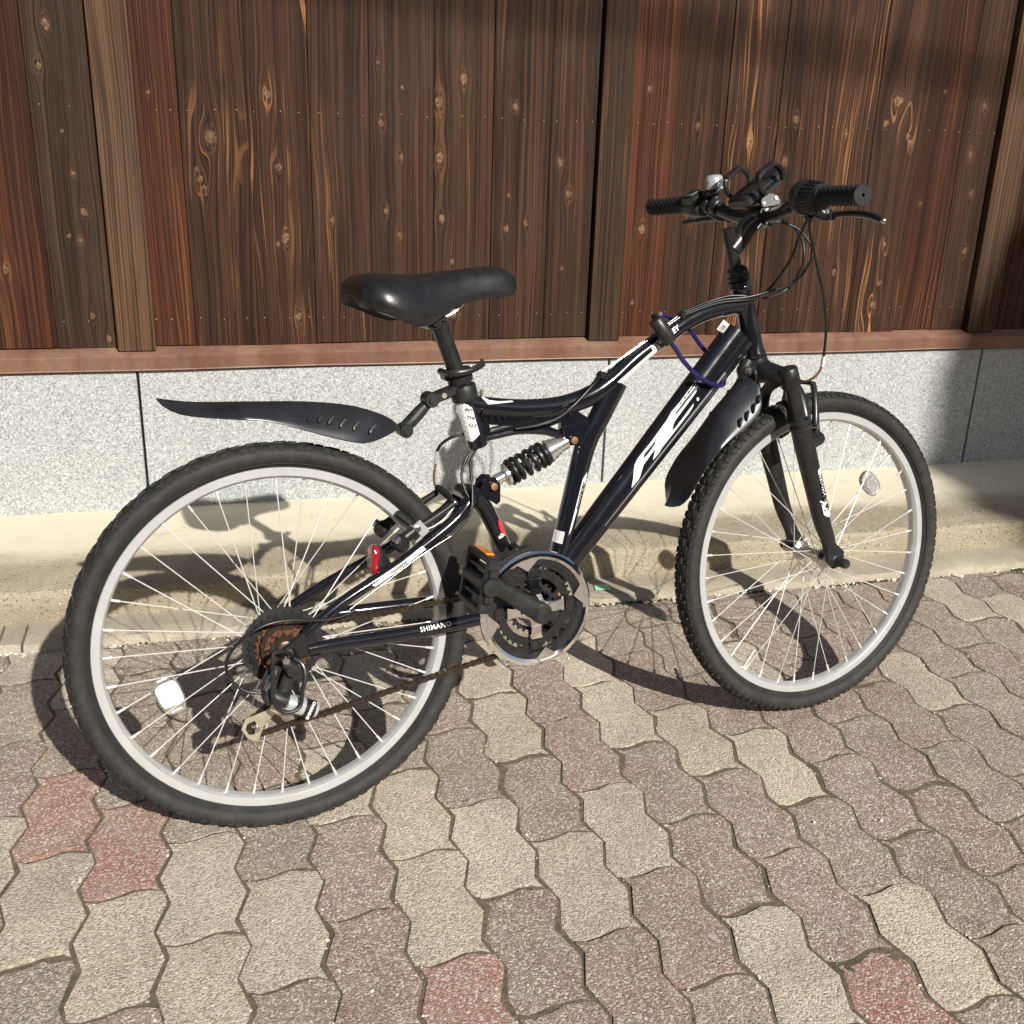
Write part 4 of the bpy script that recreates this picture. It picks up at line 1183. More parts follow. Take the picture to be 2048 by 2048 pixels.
# ------------------------------------------------------------------ rear swing arm
sa = MB()
sa.tube([(0.3380, -0.006, 0.5345), (0.3291, -0.022, 0.5265), (0.3051, -0.028, 0.5010), (0.2555, -0.036, 0.4709), (0.1833, -0.048, 0.4338), (0.0924, -0.058, 0.3925), (0.0300, -0.064, 0.3520)], [0.0125, 0.0122, 0.0112, 0.0105, 0.0098, 0.0095, 0.0085], 14, 4)
sa.tube([(0.3380, 0.006, 0.5345), (0.3291, 0.022, 0.5245), (0.3010, 0.030, 0.4970), (0.2555, 0.038, 0.4700), (0.1833, 0.048, 0.4300), (0.0924, 0.058, 0.3880), (0.0300, 0.064, 0.3540)], [0.0125, 0.0122, 0.0112, 0.0105, 0.0098, 0.0095, 0.0085], 14, 4)
sa.tube([(0.0327, -0.064, 0.3270), (0.0774, -0.060, 0.3259), (0.1768, -0.052, 0.3209), (0.3164, -0.047, 0.3230), (0.3600, -0.043, 0.3290), (0.4000, -0.040, 0.3350)], [0.0085, 0.0105, 0.0115, 0.0120, 0.0130, 0.014], 14, 4)
sa.tube([(0.0327, 0.064, 0.3290), (0.0774, 0.060, 0.3345), (0.1768, 0.052, 0.3350), (0.3164, 0.047, 0.3310), (0.4000, 0.040, 0.3330)], [0.0085, 0.0105, 0.0115, 0.0120, 0.0130], 14, 4)
sa.prism([(0.335, 0.312), (0.395, 0.318), (0.41, 0.350), (0.335, 0.347)], -0.046, 0.046, 0.004)
sa.tube([(0.3250, 0, 0.5350), (0.3440, 0, 0.5290), (0.3620, 0, 0.5080), (0.3789, 0, 0.4747), (0.3927, 0, 0.4424), (0.4040, 0, 0.4180), (0.4151, 0, 0.3889), (0.4240, 0, 0.3600)], [0.0160, 0.0160, 0.0150, 0.0140, 0.0132, 0.0130, 0.0130, 0.0130], 16, 4, [0.020, 0.021, 0.019, 0.017, 0.016, 0.016, 0.016, 0.016])
sa.rod((0.333, -0.027, 0.531), (0.333, 0.027, 0.531), 0.0155, 18, 0.003)
for s in (-1, 1):
    sa.prism([(0.357, 0.5535), (0.366, 0.5600), (0.380, 0.5580), (0.3885, 0.545), (0.3876, 0.516), (0.3810, 0.5105), (0.350, 0.534)], s * 0.013, s * 0.0165, 0.0008)
    sa.prism([(0.034, 0.362), (0.047, 0.352), (0.044, 0.318), (0.020, 0.314), (0.004, 0.3195), (-0.008, 0.326), (-0.006, 0.336), (0.012, 0.346)], s * 0.0615, s * 0.067, 0.001)
sa.prism([(0.014, 0.322), (0.020, 0.315), (0.008, 0.298), (-0.004, 0.300), (-0.006, 0.308)], -0.0615, -0.069, 0.001)   # hanger
swing = part(sa, 'swing_arm', 'paint', smooth=40)
for y in (-1, 1):
    mb = MB()
    mb.lathe([(0.0035, y * 0.072), (0.0085, y * 0.0715), (0.0095, y * 0.0685), (0.0095, y * 0.067), (0.0046, y * 0.066), (0.0046, y * 0.080), (0.002, y * 0.081)], (0, 0, WR), (0, 1, 0), 6)
    part(mb, 'axle_nut', 'brushed_steel')
CSP = resample([(0.0774, -0.060, 0.3259), (0.1768, -0.052, 0.3209), (0.3164, -0.047, 0.3230), (0.3600, -0.043, 0.3290)], 40)
decal('lettering', text_mesh('SHIMANO', 0.0112, 0.0, 0.00015, 1.15), 'white_print', swing, place_text((0.2480, 0.3275), R(1.5), wrap_path(CSP, 0.0122)), 1)
SSP = resample([(0.3051, -0.028, 0.5010), (0.2555, -0.036, 0.4709), (0.1833, -0.048, 0.4338), (0.0924, -0.058, 0.3925), (0.0300, -0.064, 0.3520)], 40)
ss_surf = on_path(SSP, 0.0106, 0.0106)
strip([(0.2340, 0.4660), (0.2400, 0.4600), (0.1900, 0.4330), (0.1480, 0.4130), (0.1420, 0.4165), (0.1900, 0.4420)], 'white_print', ss_surf, 3, 'decal', swing)
decal('lettering', text_mesh('monterey', 0.0085, 0.25, 0.0002), 'black_print', swing, place_text((0.190, 0.4385), R(27), on_path(SSP, 0.0106, 0.0106, 0.0018)))
sw_surf = on_tube(V((0.3620, 0, 0.5080)), V((0.4040, 0, 0.4180)), 0.0140, 0.0175)
strip([(0.3890 + 0.0050 * math.cos(a * 0.3142) * 1.0 + 0.0045 * math.sin(a * 0.3142), 0.4720 - 0.003 * math.cos(a * 0.3142) + 0.0135 * math.sin(a * 0.3142)) if False else (0.3895 + 0.0048 * math.cos(a * 0.3142) - 0.0050 * math.sin(a * 0.3142), 0.4700 + 0.0022 * math.cos(a * 0.3142) + 0.0135 * math.sin(a * 0.3142)) for a in range(20)], 'red_sticker', sw_surf, 1, 'sticker', swing)
decal('lettering', text_mesh('alx', 0.011, 0.2, 0.0003), 'white_print', swing, place_text((0.3870, 0.4560), R(25), sw_surf))

# ------------------------------------------------------------------ rear shock
sh = MB(); A_, B_ = V((0.5290, 0, 0.6085)), V((0.3740, 0, 0.5445)); L_ = (B_ - A_).length; ud = (B_ - A_).normalized()
sh.lathe([(0.006, 0.004), (0.0135, 0.010), (0.0135, 0.026), (0.0165, 0.028), (0.0165, 0.034), (0.0185, 0.036), (0.0185, 0.044), (0.021, 0.045), (0.021, 0.050), (0.0125, 0.051), (0.0125, 0.085), (0.0115, 0.087), (0.0060, 0.088), (0.0060, 0.130), (0.020, 0.131), (0.020, 0.136), (0.0095, 0.138), (0.0095, 0.156), (0.006, 0.160)], A_, ud, 24)
shock = part(sh, 'shock_absorber', 'chrome')
mb = MB(); e1 = V((0, 1, 0)); e2 = ud.cross(e1)
pts = []
turns = 6.3
for i in range(int(turns * 20) + 1):
    t_ = i / (turns * 20); a = 2 * math.pi * turns * t_
    h_ = 0.0535 + 0.0735 * (t_ - 0.055 * math.sin(2 * math.pi * t_))
    pts.append(A_ + ud * h_ + (e1 * math.cos(a) + e2 * math.sin(a)) * 0.0195)
mb.tube(pts, 0.0043, 8)
part(mb, 'coil_spring', 'satin_black', shock)
for c, y in ((A_, 0.0125), (B_, 0.019)):
    mb = MB()
    mb.lathe([(0.0035, -y - 0.006), (0.0062, -y - 0.0055), (0.0068, -y), (0.0040, -y + 0.001), (0.0040, y - 0.001), (0.0068, y), (0.0062, y + 0.0055), (0.0035, y + 0.006)], c, (0, 1, 0), 14)
    part(mb, 'shock_bolt', 'copper_bolt', shock)

# ------------------------------------------------------------------ saddle and seat post
mb = MB(); sp0, sp1 = V((0.2900, 0, 0.8280)), V((0.3270, 0, 0.7200))
mb.rod(sp0, sp1, 0.0140, 24, 0.001)
part(mb, 'seat_post', 'satin_black')
mb = MB(); c = V((0.2760, 0, 0.8225))
mb.rod(c + V((0, -0.030, 0)), c + V((0, 0.030, 0)), 0.0125, 18, 0.002)
mb.tube([c, V((0.2925, 0, 0.8220))], 0.0150, 14)
mb.box(c + V((0.004, 0, 0.008)), (0.034, 0.060, 0.010), Matrix.Rotation(R(15), 3, 'Y'), 0.002)
mb.rod(c + V((0, -0.036, 0)), c + V((0, 0.036, 0)), 0.0065, 12, 0.001)
part(mb, 'saddle_clamp', 'satin_black')
stations = [  # x, half width, top z, drop of the skirt, lateral roundness
    (0.1480, 0.030, 0.8740, 0.010), (0.1490, 0.055, 0.8830, 0.026), (0.1535, 0.078, 0.8950, 0.040), (0.1650, 0.092, 0.9020, 0.050), (0.1850, 0.0985, 0.9045, 0.060), (0.2100, 0.0960, 0.9025, 0.070), (0.2350, 0.0850, 0.9005, 0.076),
    (0.2580, 0.0700, 0.8995, 0.073), (0.2820, 0.0560, 0.8995, 0.062), (0.3100, 0.0450, 0.9010, 0.050), (0.3400, 0.0375, 0.9035, 0.046), (0.3700, 0.0330, 0.9055, 0.045), (0.3950, 0.0300, 0.9040, 0.044), (0.4110, 0.0265, 0.8990, 0.036), (0.4210, 0.0200, 0.8920, 0.026), (0.4265, 0.0120, 0.8850, 0.014), (0.4285, 0.0050, 0.8800, 0.006)]
mb = MB(); rings = []
for x, w, zt, dr in stations:
    ring = []
    for k in range(-12, 13):
        t_ = k / 12; an = t_ * math.pi / 2
        y = -w * math.copysign(abs(math.sin(an)) ** 0.8, t_)
        z = zt - dr * (1 - math.cos(an) ** 0.75 if abs(t_) < 1 else 1) - 0.003 * math.cos(an * 2) * (1 if w > 0.06 else 0)
        ring.append(V((x, y, z)))
    lip = [V((x, -w * 0.93, zt - dr - 0.004)), V((x, -w * 0.80, zt - dr + min(0.012, dr * 0.3))), V((x, 0, zt - dr * 0.55)), V((x, w * 0.80, zt - dr + min(0.012, dr * 0.3))), V((x, w * 0.93, zt - dr - 0.004))]
    rings.append(ring + lip)
mb.ring_loft(rings)
saddle = part(mb, 'saddle', 'vinyl', smooth=60)
for s in (-1, 1):
    mb = MB()
    mb.tube([(0.190, s * 0.030, 0.862), (0.196, s * 0.030, 0.848), (0.208, s * 0.028, 0.839), (0.2395, s * 0.024, 0.8275), (0.262, s * 0.022, 0.822), (0.2928, s * 0.022, 0.8295), (0.3114, s * 0.020, 0.8360), (0.330, s * 0.018, 0.8510), (0.360, s * 0.012, 0.866)], 0.0035, 8, 4)
    part(mb, 'saddle_rail', 'brushed_steel', saddle)
mb = MB(); e_ = (ST1 - ST0).normalized(); c = ST0 - e_ * 0.006
mb.lathe([(0.0145, -0.004), (0.0205, -0.004), (0.0215, -0.002), (0.0215, 0.016), (0.0205, 0.018), (0.0175, 0.018)], c, e_, 24)
mb.box(c + e_ * 0.007 + V((-0.022, 0, 0.002)), (0.016, 0.026, 0.016), Matrix.Rotation(R(-15), 3, 'Y'), 0.003)
mb.rod(c + V((-0.024, -0.022, 0.0)), c + V((-0.024, 0.022, 0.0)), 0.0055, 12, 0.001)
sc = part(mb, 'seat_clamp', 'satin_black')
mb = MB()
mb.tube([c + V((-0.024, -0.022, 0.000)), c + V((-0.012, -0.029, 0.001)), c + V((0.010, -0.030, 0.004)), c + V((0.030, -0.024, 0.011)), c + V((0.038, -0.016, 0.015))], [0.006, 0.0055, 0.005, 0.006, 0.007], 10, 4, [0.003] * 5)
part(mb, 'release_lever', 'satin_black', sc)

# ------------------------------------------------------------------ mudguards
def blade(ridge, edge, th, sag_dir):
    """curved blade from its ridge line and near edge, mirrored to the far side"""
    mb = MB(); rings = []
    for (rp, ep) in zip(ridge, edge):
        rp, ep = V(rp), V(ep); w = -ep.y
        top, bot = [], []
        for k in range(-8, 9):
            t_ = k / 8; a = abs(t_)
            f = a ** 2.2
            p = V((rp.x + (ep.x - rp.x) * f, -w * t_ * (1.0 if a < 1 else 1.0), rp.z + (ep.z - rp.z) * f))
            top.append(p)
        for p in reversed(top):
            bot.append(p + V(sag_dir) * th)
        rings.append(top + bot)
    mb.ring_loft(rings)
    return mb
RR = [(-0.1519, 0, 0.7308), (-0.1272, 0, 0.7254), (-0.091, 0, 0.72), (-0.0107, 0, 0.7147), (0.0728, 0, 0.7084), (0.1394, 0, 0.6976), (0.1818, 0, 0.683), (0.2046, 0, 0.6711), (0.2170, 0, 0.6600)]
RE = [(-0.1519, -0.0005, 0.7300), (-0.1447, -0.015, 0.7215), (-0.1269, -0.03, 0.7114), (-0.0979, -0.04, 0.7051), (-0.047, -0.045, 0.6982), (-0.0079, -0.048, 0.6935), (0.0317, -0.05, 0.6822), (0.0861, -0.05, 0.6622), (0.1210, -0.05, 0.6510), (0.1479, -0.048, 0.6452), (0.1773, -0.037, 0.6485), (0.2028, -0.022, 0.6545), (0.2160, -0.012, 0.6570)]
mg = part(blade(resample(RR, 26), resample(RE, 26), 0.0022, (0, 0, -1)), 'mudguard', 'mudguard_plastic', smooth=50)
mg['label'] = 'long mudguard above the wheel behind the saddle'
for sx, sz, sl in ((0.0655, 0.6888, 0.010), (0.0822, 0.6865, 0.012), (0.0985, 0.6835, 0.016), (0.1170, 0.6772, 0.018), (0.1379, 0.6713, 0.019), (0.1638, 0.6640, 0.019)):
    a = R(42)
    for s in (-1, 1):
        mb = MB(); rings = []
        for i in range(9):
            t_ = -1 + 2 * i / 8; r_ = 0.0042 * math.sqrt(max(0.02, 1 - t_ * t_))
            cc = V((sx + math.cos(a) * sl * 0.55 * t_, s * (0.0405 + 0.003 * -t_), sz + math.sin(a) * sl * 0.55 * t_))
            rings.append([cc + V((math.sin(a) * r_ * math.cos(q * math.pi / 4), s * 0.0028 * math.sin(q * math.pi / 4), -math.cos(a) * r_ * math.cos(q * math.pi / 4))) for q in range(8)])
        mb.ring_loft(rings)
        part(mb, 'rib', 'mudguard_plastic', mg)
mb = MB()
mb.rod((0.2277, -0.014, 0.650), (0.2277, 0.014, 0.650), 0.0115, 18, 0.002); mb.rod((0.2277, -0.017, 0.650), (0.2277, 0.017, 0.650), 0.0065, 12, 0.001)
mb.tube([(0.2235, 0, 0.652), (0.2400, 0, 0.664), (0.2560, 0, 0.679), (0.2700, 0, 0.692)], [0.0090, 0.0110, 0.0105, 0.0085], 14, 4, [0.009, 0.011, 0.010, 0.009])
mb.rod((0.2730, -0.015, 0.697), (0.2730, 0.015, 0.697), 0.0125, 18, 0.002); mb.rod((0.2730, -0.018, 0.697), (0.2730, 0.018, 0.697), 0.0065, 12, 0.001)
mb.box((0.2960, -0.002, 0.7040), (0.046, 0.022, 0.017), Matrix.Rotation(R(-17), 3, 'Y'), 0.003)
mb.lathe([(0.0175, 0.018), (0.0215, 0.018), (0.0225, 0.020), (0.0225, 0.040), (0.0215, 0.042), (0.0175, 0.042)], ST0, e_, 24)
part(mb, 'mount_arm', 'black_plastic', mg)
mb = MB(); mb.rod((0.2930, -0.0145, 0.7035), (0.2930, -0.0160, 0.7035), 0.0045, 10)
part(mb, 'bolt', 'zinc_gold', mg)

FRG = [(0.8860, 0, 0.6960), (0.8780, 0, 0.6830), (0.8512, 0, 0.6593), (0.8236, 0, 0.6329), (0.7929, 0, 0.5897), (0.7659, 0, 0.5405), (0.732, 0, 0.4921), (0.7140, 0, 0.4725)]
FE = [(0.8960, -0.034, 0.6780), (0.8932, -0.045, 0.6519), (0.8851, -0.048, 0.6302), (0.8574, -0.048, 0.6085), (0.8126, -0.048, 0.5829), (0.7754, -0.048, 0.5499), (0.7469, -0.046, 0.5101), (0.7381, -0.035, 0.4862), (0.7286, -0.018, 0.4706), (0.7145, -0.002, 0.4700)]
mg2 = part(blade(resample(FRG, 26), resample(FE, 26), 0.0022, (0.75, 0, -0.66)), 'mudguard', 'mudguard_plastic', smooth=50, front=True)
mg2['label'] = 'short mudguard hanging under the down tube by the fork'
mb = MB()
mb.tube([(0.887, 0, 0.690), (0.887, 0, 0.705), (0.896, 0, 0.722)], [0.010, 0.012, 0.012], 12, 3)
mb.rod((0.889, -0.014, 0.704), (0.889, 0.014, 0.704), 0.010, 16, 0.002)
part(mb, 'mount_arm', 'black_plastic', mg2, front=True)
mb = MB(); mb.rod((0.889, -0.0135, 0.704), (0.889, -0.017, 0.704), 0.0055, 12)
part(mb, 'bolt', 'brushed_steel', mg2, front=True)
for sx, sz, sl in ((0.846, 0.6130, 0.017), (0.861, 0.6235, 0.018), (0.876, 0.6365, 0.018), (0.887, 0.6520, 0.016)):
    a = R(78)
    for s in (-1, 1):
        mb = MB(); rings = []
        for i in range(9):
            t_ = -1 + 2 * i / 8; r_ = 0.0030 * math.sqrt(max(0.02, 1 - t_ * t_))
            cc = V((sx + math.cos(a) * sl * 0.55 * t_, s * 0.0455, sz + 0.004 + math.sin(a) * sl * 0.55 * t_))
            rings.append([cc + V((math.sin(a) * r_ * math.cos(q * math.pi / 4), s * 0.0035 * math.sin(q * math.pi / 4), -math.cos(a) * r_ * math.cos(q * math.pi / 4))) for q in range(8)])
        mb.ring_loft(rings)
        part(mb, 'rib', 'mudguard_plastic', mg2, front=True)

# ------------------------------------------------------------------ fork, head, stem and handlebar
def fpart(mb, name, mat, parent=None, smooth=35):
    return part(mb, name, mat, parent, smooth, True)
LT = {-1: (V((0.9335, -0.066, 0.7080)), V((1.0520, -0.066, 0.3420))), 1: (V((0.9500, 0.066, 0.7080)), V((1.0700, 0.066, 0.3400)))}
fk = MB()
fk.lathe([(0.0165, 0.002), (0.021, 0.004), (0.0225, 0.010), (0.0215, 0.016), (0.0185, 0.022), (0.0175, 0.034)], HT1 - hd.normalized() * 0.002, hd, 24)
cr = HT1 + hd.normalized() * 0.030
for s in (-1, 1):
    a_, b_ = LT[s]; ax_ = (b_ - a_).normalized()
    fk.tube([cr + V((-0.004, 0, 0.0)), cr + V((0.000, s * 0.022, 0.001)), V((a_.x - 0.004, s * 0.048, a_.z - 0.012)), a_ + ax_ * 0.016], [0.021, 0.0205, 0.0185, 0.0175], 16, 4)
    fk.lathe([(0.010, -0.004), (0.0165, -0.003), (0.0185, 0.000), (0.0185, 0.030), (0.0165, 0.034), (0.014, 0.035)], a_, ax_, 22)
    fk.lathe([(0.004, -0.0055), (0.0085, -0.005), (0.010, -0.003)], a_, ax_, 12)
fk.tube([cr + V((-0.026, 0, -0.004)), cr + V((0.02, 0, 0.002))], 0.0205, 16, 1, [0.024, 0.024])
fork = fpart(fk, 'fork', 'satin_black', smooth=40)
for s in (-1, 1):
    a_, b_ = LT[s]; ax_ = (b_ - a_).normalized(); Lg = (b_ - a_).length
    mb = MB(); mb.lathe([(0.0128, 0.03), (0.0128, 0.125)], a_, ax_, 22); fpart(mb, 'stanchion', 'satin_black', fork)
    mb = MB(); mb.lathe([(0.014, 0.098), (0.0185, 0.099), (0.0185, 0.104), (0.0160, 0.106), (0.0160, 0.109), (0.0200, 0.111), (0.0200, 0.117), (0.0165, 0.120)], a_, ax_, 24); fpart(mb, 'dust_seal', 'black_plastic', fork)
    mb = MB()
    mb.tube([a_ + ax_ * 0.116, a_ + ax_ * 0.16, a_ + ax_ * 0.24, a_ + ax_ * 0.31, b_ + V((-0.004, -s * 0.001, 0.03)), b_ + V((0.0015, -s * 0.003, 0.006))], [0.0190, 0.0195, 0.0178, 0.0165, 0.0150, 0.0135], 20, 4, [0.0185, 0.019, 0.0172, 0.0155, 0.0115, 0.0080])
    bs = a_ + ax_ * 0.148
    mb.tube([bs + V((0.008, 0, 0)), bs + V((0.026, -s * 0.004, 0.005)), bs + V((0.036, -s * 0.006, 0.004))], [0.015, 0.0125, 0.0105], 14, 2)
    mb.prism([(b_.x - 0.012, b_.z + 0.020), (b_.x + 0.012, b_.z + 0.022), (b_.x + 0.032, b_.z + 0.004), (b_.x + 0.032, b_.z - 0.022), (b_.x + 0.006, b_.z - 0.028), (b_.x - 0.010, b_.z - 0.010)], b_.y - 0.007, b_.y + 0.003, 0.0015)
    leg = fpart(mb, 'lower_leg', 'satin_black', fork, 40)
    if s < 0:
        q0, q1 = a_ + ax_ * 0.20, a_ + ax_ * 0.33
        lsf = on_tube(q0, q1, 0.0175, 0.0168, 0.0008)
        FP = [q0.lerp(q1, i / 6) for i in range(7)]
        lsf = wrap_path(FP, 0.0174, 0.0012); lsf2 = wrap_path(FP, 0.0174, 0.0018)
        fl = lambda x, z, g_=lsf: tuple(FX @ V(g_(x, z)))
        fl2 = lambda x, z, g_=lsf2: tuple(FX @ V(g_(x, z)))
        dv = V((ax_.x, ax_.z)).normalized(); nv = V((-dv.y, dv.x))
        def lp(s_, o_):
            p = V((q0.x, q0.z)) + dv * s_ + nv * o_
            return (p.x, p.y)
        strip([lp(0.000, 0.0045), lp(0.003, 0.0025), lp(0.095, 0.0020), lp(0.100, 0.0040), lp(0.100, 0.0120), lp(0.095, 0.0140), lp(0.003, 0.0140), lp(0.000, 0.0120)], 'white_print', fl, 3, 'decal', leg)
        c_ = lp(0.050, 0.0078)
        decal('lettering', text_mesh('monterey', 0.0200, 0.0, 0.0006), 'black_print', leg, place_text(c_, math.atan2(dv.y, dv.x), fl2))
        for (o1, s1, s2) in ((0.0008, 0.064, 0.097), (-0.0016, 0.066, 0.094), (-0.0040, 0.068, 0.091)):
            strip([lp(s1, o1 - 0.0012), lp(s2, o1 - 0.0012), lp(s2 + 0.002, o1 + 0.0008), lp(s1 + 0.003, o1 + 0.0008)], 'white_print', fl, 1, 'decal', leg)
        strip([lp(0.060, -0.0070), lp(0.066, 0.0012), lp(0.071, 0.0012), lp(0.063, -0.0070)], 'white_print', fl, 1, 'decal', leg)
mb = MB()
mb.tube([(0.9835, 0.060, 0.5940), (0.9800, 0.056, 0.6300), (0.9795, 0.040, 0.6620), (0.9825, 0.0, 0.6790), (0.9850, -0.034, 0.6640), (0.9850, -0.054, 0.6260), (0.9850, -0.062, 0.5900)], [0.0130, 0.0120, 0.0110, 0.0105, 0.0110, 0.0120, 0.0130], 14, 5)
fpart(mb, 'fork_brace', 'satin_black', fork)
for s, cap in ((-1, 0.100), (1, 0.086)):
    mb = MB()
    mb.lathe([(0.0105, s * 0.0685), (0.0125, s * 0.0690), (0.0125, s * 0.0735), (0.0100, s * 0.075), (0.0092, s * 0.0765), (0.0092, s * (cap - 0.002)), (0.0078, s * cap), (0.004, s * cap)], (1.066, 0, 0.3290), (0, 1, 0), 20)
    fpart(mb, 'axle_cap', 'black_plastic')
    mb = MB(); mb.lathe([(0.006, s * 0.0675), (0.0125, s * 0.0675), (0.0132, s * 0.0695), (0.011, s * 0.0715)], (1.066, 0, 0.3290), (0, 1, 0), 18)
    fpart(mb, 'washer', 'brushed_steel')
# headset and quill stem
mb = MB()
mb.lathe([(0.0165, -0.001), (0.0205, 0.000), (0.0205, 0.008), (0.0175, 0.010), (0.0200, 0.012), (0.0200, 0.017), (0.0180, 0.019), (0.0190, 0.021), (0.0190, 0.028), (0.0150, 0.032), (0.0125, 0.034)], HT0, -hd, 24)
part(mb, 'headset', 'satin_black')
qb, qt = V((0.8648, 0, 0.8860)), V((0.8437, 0, 0.9591)); qd = (qt - qb).normalized()
mb = MB()
mb.lathe([(0.0112, -0.01), (0.0112, 0.0), (0.0112, 0.071), (0.0118, 0.072), (0.0118, 0.0755), (0.0100, 0.0765), (0.005, 0.0765), (0.005, 0.0735)], qb, qd, 22)
mb.tube([qb + qd * 0.036, V((0.8700, 0, 0.9370)), V((0.8860, 0, 0.9580)), V((0.9040, 0, 0.9720))], [0.0165, 0.0175, 0.0175, 0.0180], 18, 4, [0.0135, 0.0150, 0.0165, 0.020])
BC = V((0.9150, 0, 0.9800))
mb.lathe([(0.0150, -0.024), (0.0180, -0.023), (0.0185, -0.020), (0.0185, 0.020), (0.0180, 0.023), (0.0150, 0.024)], BC, (0, 1, 0), 24)
mb.box(BC + V((0.016, 0, -0.010)), (0.020, 0.030, 0.014), Matrix.Rotation(R(30), 3, 'Y'), 0.002)
stem = fpart(mb, 'stem', 'satin_black', smooth=40)
mb = MB(); mb.rod(BC + V((-0.006, -0.0245, -0.012)), BC + V((-0.003, -0.0265, -0.012)), 0.004, 8)
mb.tube([BC + V((-0.018, -0.0170, -0.022)), BC + V((-0.010, -0.0190, -0.012)), BC + V((0.000, -0.0255, 0.0))], [0.0022, 0.0016, 0.0010], 6)
fpart(mb, 'bolt', 'chrome', stem)
mb = MB()
BAR = [(0.8800, 0.290, 1.0100), (0.8850, 0.220, 1.0105), (0.8905, 0.160, 1.0105), (0.8980, 0.125, 1.0060), (0.9080, 0.080, 0.9880), (0.9140, 0.045, 0.9805), (0.9150, 0.0, 0.9800), (0.9140, -0.045, 0.9805), (0.9080, -0.085, 0.9905), (0.9060, -0.118, 1.0030), (0.9030, -0.160, 1.0045), (0.8900, -0.220, 1.0020), (0.8768, -0.290, 0.9987)]
mb.tube(BAR, [0.0111] * 4 + [0.0118, 0.0127, 0.0127, 0.0127, 0.0118] + [0.0111] * 4, 18, 5)
bar = fpart(mb, 'handlebar', 'satin_black', smooth=50)
def grip(p_in, p_out):
    mb = MB(); d_ = (V(p_out) - V(p_in)); L = d_.length; prof = [(0.0112, 0.0), (0.0190, 0.0005), (0.0195, 0.004), (0.0165, 0.007)]
    n = int(L / 0.0075)
    for i in range(n):
        h = 0.009 + (L - 0.018) * i / n; stp = (L - 0.018) / n
        prof += [(0.0146, h), (0.0157, h + stp * 0.25), (0.0157, h + stp * 0.7), (0.0146, h + stp * 0.95)]
    prof += [(0.0160, L - 0.007), (0.0166, L - 0.002), (0.0158, L), (0.0030, L + 0.0004), (0.0026, L - 0.004)]
    mb.lathe(prof, p_in, d_, 22)
    for i in range(n):
        h = 0.009 + (L - 0.018) * (i + 0.5) / n
        for k in range(12):
            a = 2 * math.pi * (k + 0.5 * (i % 2)) / 12; dn = d_.normalized(); u_ = dn.orthogonal().normalized(); w_ = dn.cross(u_)
            mb.ball(V(p_in) + dn * h + (u_ * math.cos(a) + w_ * math.sin(a)) * 0.0153, 0.0017, 5, 3)
    return fpart(mb, 'grip', 'grip_rubber', bar, 30)
grip((0.8985, -0.180, 1.0040), (0.8762, -0.2935, 0.9985))
grip((0.8890, 0.180, 1.0108), (0.8798, 0.2935, 1.0100))
# twist shifter on the near side, with its brake lever
mb = MB(); s0, s1 = V((0.9057, -0.119, 1.0038)), V((0.8985, -0.180, 1.0040)); sd = (s1 - s0)
mb.lathe([(0.0125, -0.004), (0.0235, 0.000), (0.0285, 0.004), (0.0305, 0.012), (0.0300, 0.022), (0.0270, 0.028), (0.0262, 0.029)], s0, sd, 26)
for k in range(22):
    a = 2 * math.pi * k / 22; dn = sd.normalized(); u_ = dn.orthogonal().normalized(); w_ = dn.cross(u_)
    rad = u_ * math.cos(a) + w_ * math.sin(a)
    mb.tube([s0 + dn * 0.030 + rad * 0.0252, s0 + dn * 0.045 + rad * 0.0235, s0 + dn * 0.058 + rad * 0.0200], [0.0022, 0.0022, 0.0016], 6)
mb.lathe([(0.0262, 0.029), (0.0248, 0.036), (0.0225, 0.048), (0.0195, 0.0600)], s0, sd, 26)
mb.tube([s0 + V((0.004, -0.008, -0.022)), s0 + V((0.010, -0.012, -0.036))], [0.008, 0.006], 10)
sh_ = fpart(mb, 'gear_shifter', 'black_plastic', bar, 40)
def lever(side):
    s = side
    y0 = -s * 0.0
    mb = MB()
    if s < 0:
        hb = V((0.9080, -0.138, 0.9905))
        mb.rod((0.9070, -0.126, 1.0035), (0.9035, -0.152, 1.0035), 0.0165, 18, 0.002)
        mb.tube([hb, V((0.9260, -0.142, 0.9800)), V((0.9370, -0.150, 0.9745)), V((0.9390, -0.162, 0.9735))], [0.011, 0.0115, 0.0105, 0.008], 12, 3)
        body = fpart(mb, 'brake_lever', 'satin_black', bar)
        mb = MB()
        mb.tube([(0.9395, -0.155, 0.9745), (0.9420, -0.175, 0.9750), (0.9405, -0.205, 0.9745), (0.9375, -0.235, 0.9718), (0.9335, -0.262, 0.9665), (0.9300, -0.282, 0.9605)], [0.0055, 0.0052, 0.0058, 0.0062, 0.0062, 0.0055], 12, 4, None)
        fpart(mb, 'lever_blade', 'satin_black', body)
        mb = MB(); mb.rod((0.930, -0.156, 0.984), (0.937, -0.158, 0.966), 0.0032, 8); mb.ball((0.9295, -0.285, 0.9600), 0.0052, 10, 6)
        fpart(mb, 'lever_pin', 'brushed_steel', body)
    else:
        mb.rod((0.8975, 0.120, 1.0055), (0.8920, 0.148, 1.0100), 0.0165, 18, 0.002)
        mb.tube([(0.9020, 0.130, 0.9980), (0.9180, 0.128, 0.9880), (0.9300, 0.128, 0.9830)], [0.011, 0.0115, 0.0100], 12, 3)
        body = fpart(mb, 'brake_lever', 'satin_black', bar)
        mb = MB()
        mb.tube([(0.9330, 0.112, 0.9790), (0.9330, 0.140, 0.9820), (0.9335, 0.180, 0.9815), (0.9310, 0.220, 0.9800), (0.9280, 0.250, 0.9770)], [0.0065, 0.0058, 0.0055, 0.0055, 0.0050], 12, 4)
        fpart(mb, 'lever_blade', 'satin_black', body)
lever(-1); lever(1)
mb = MB()
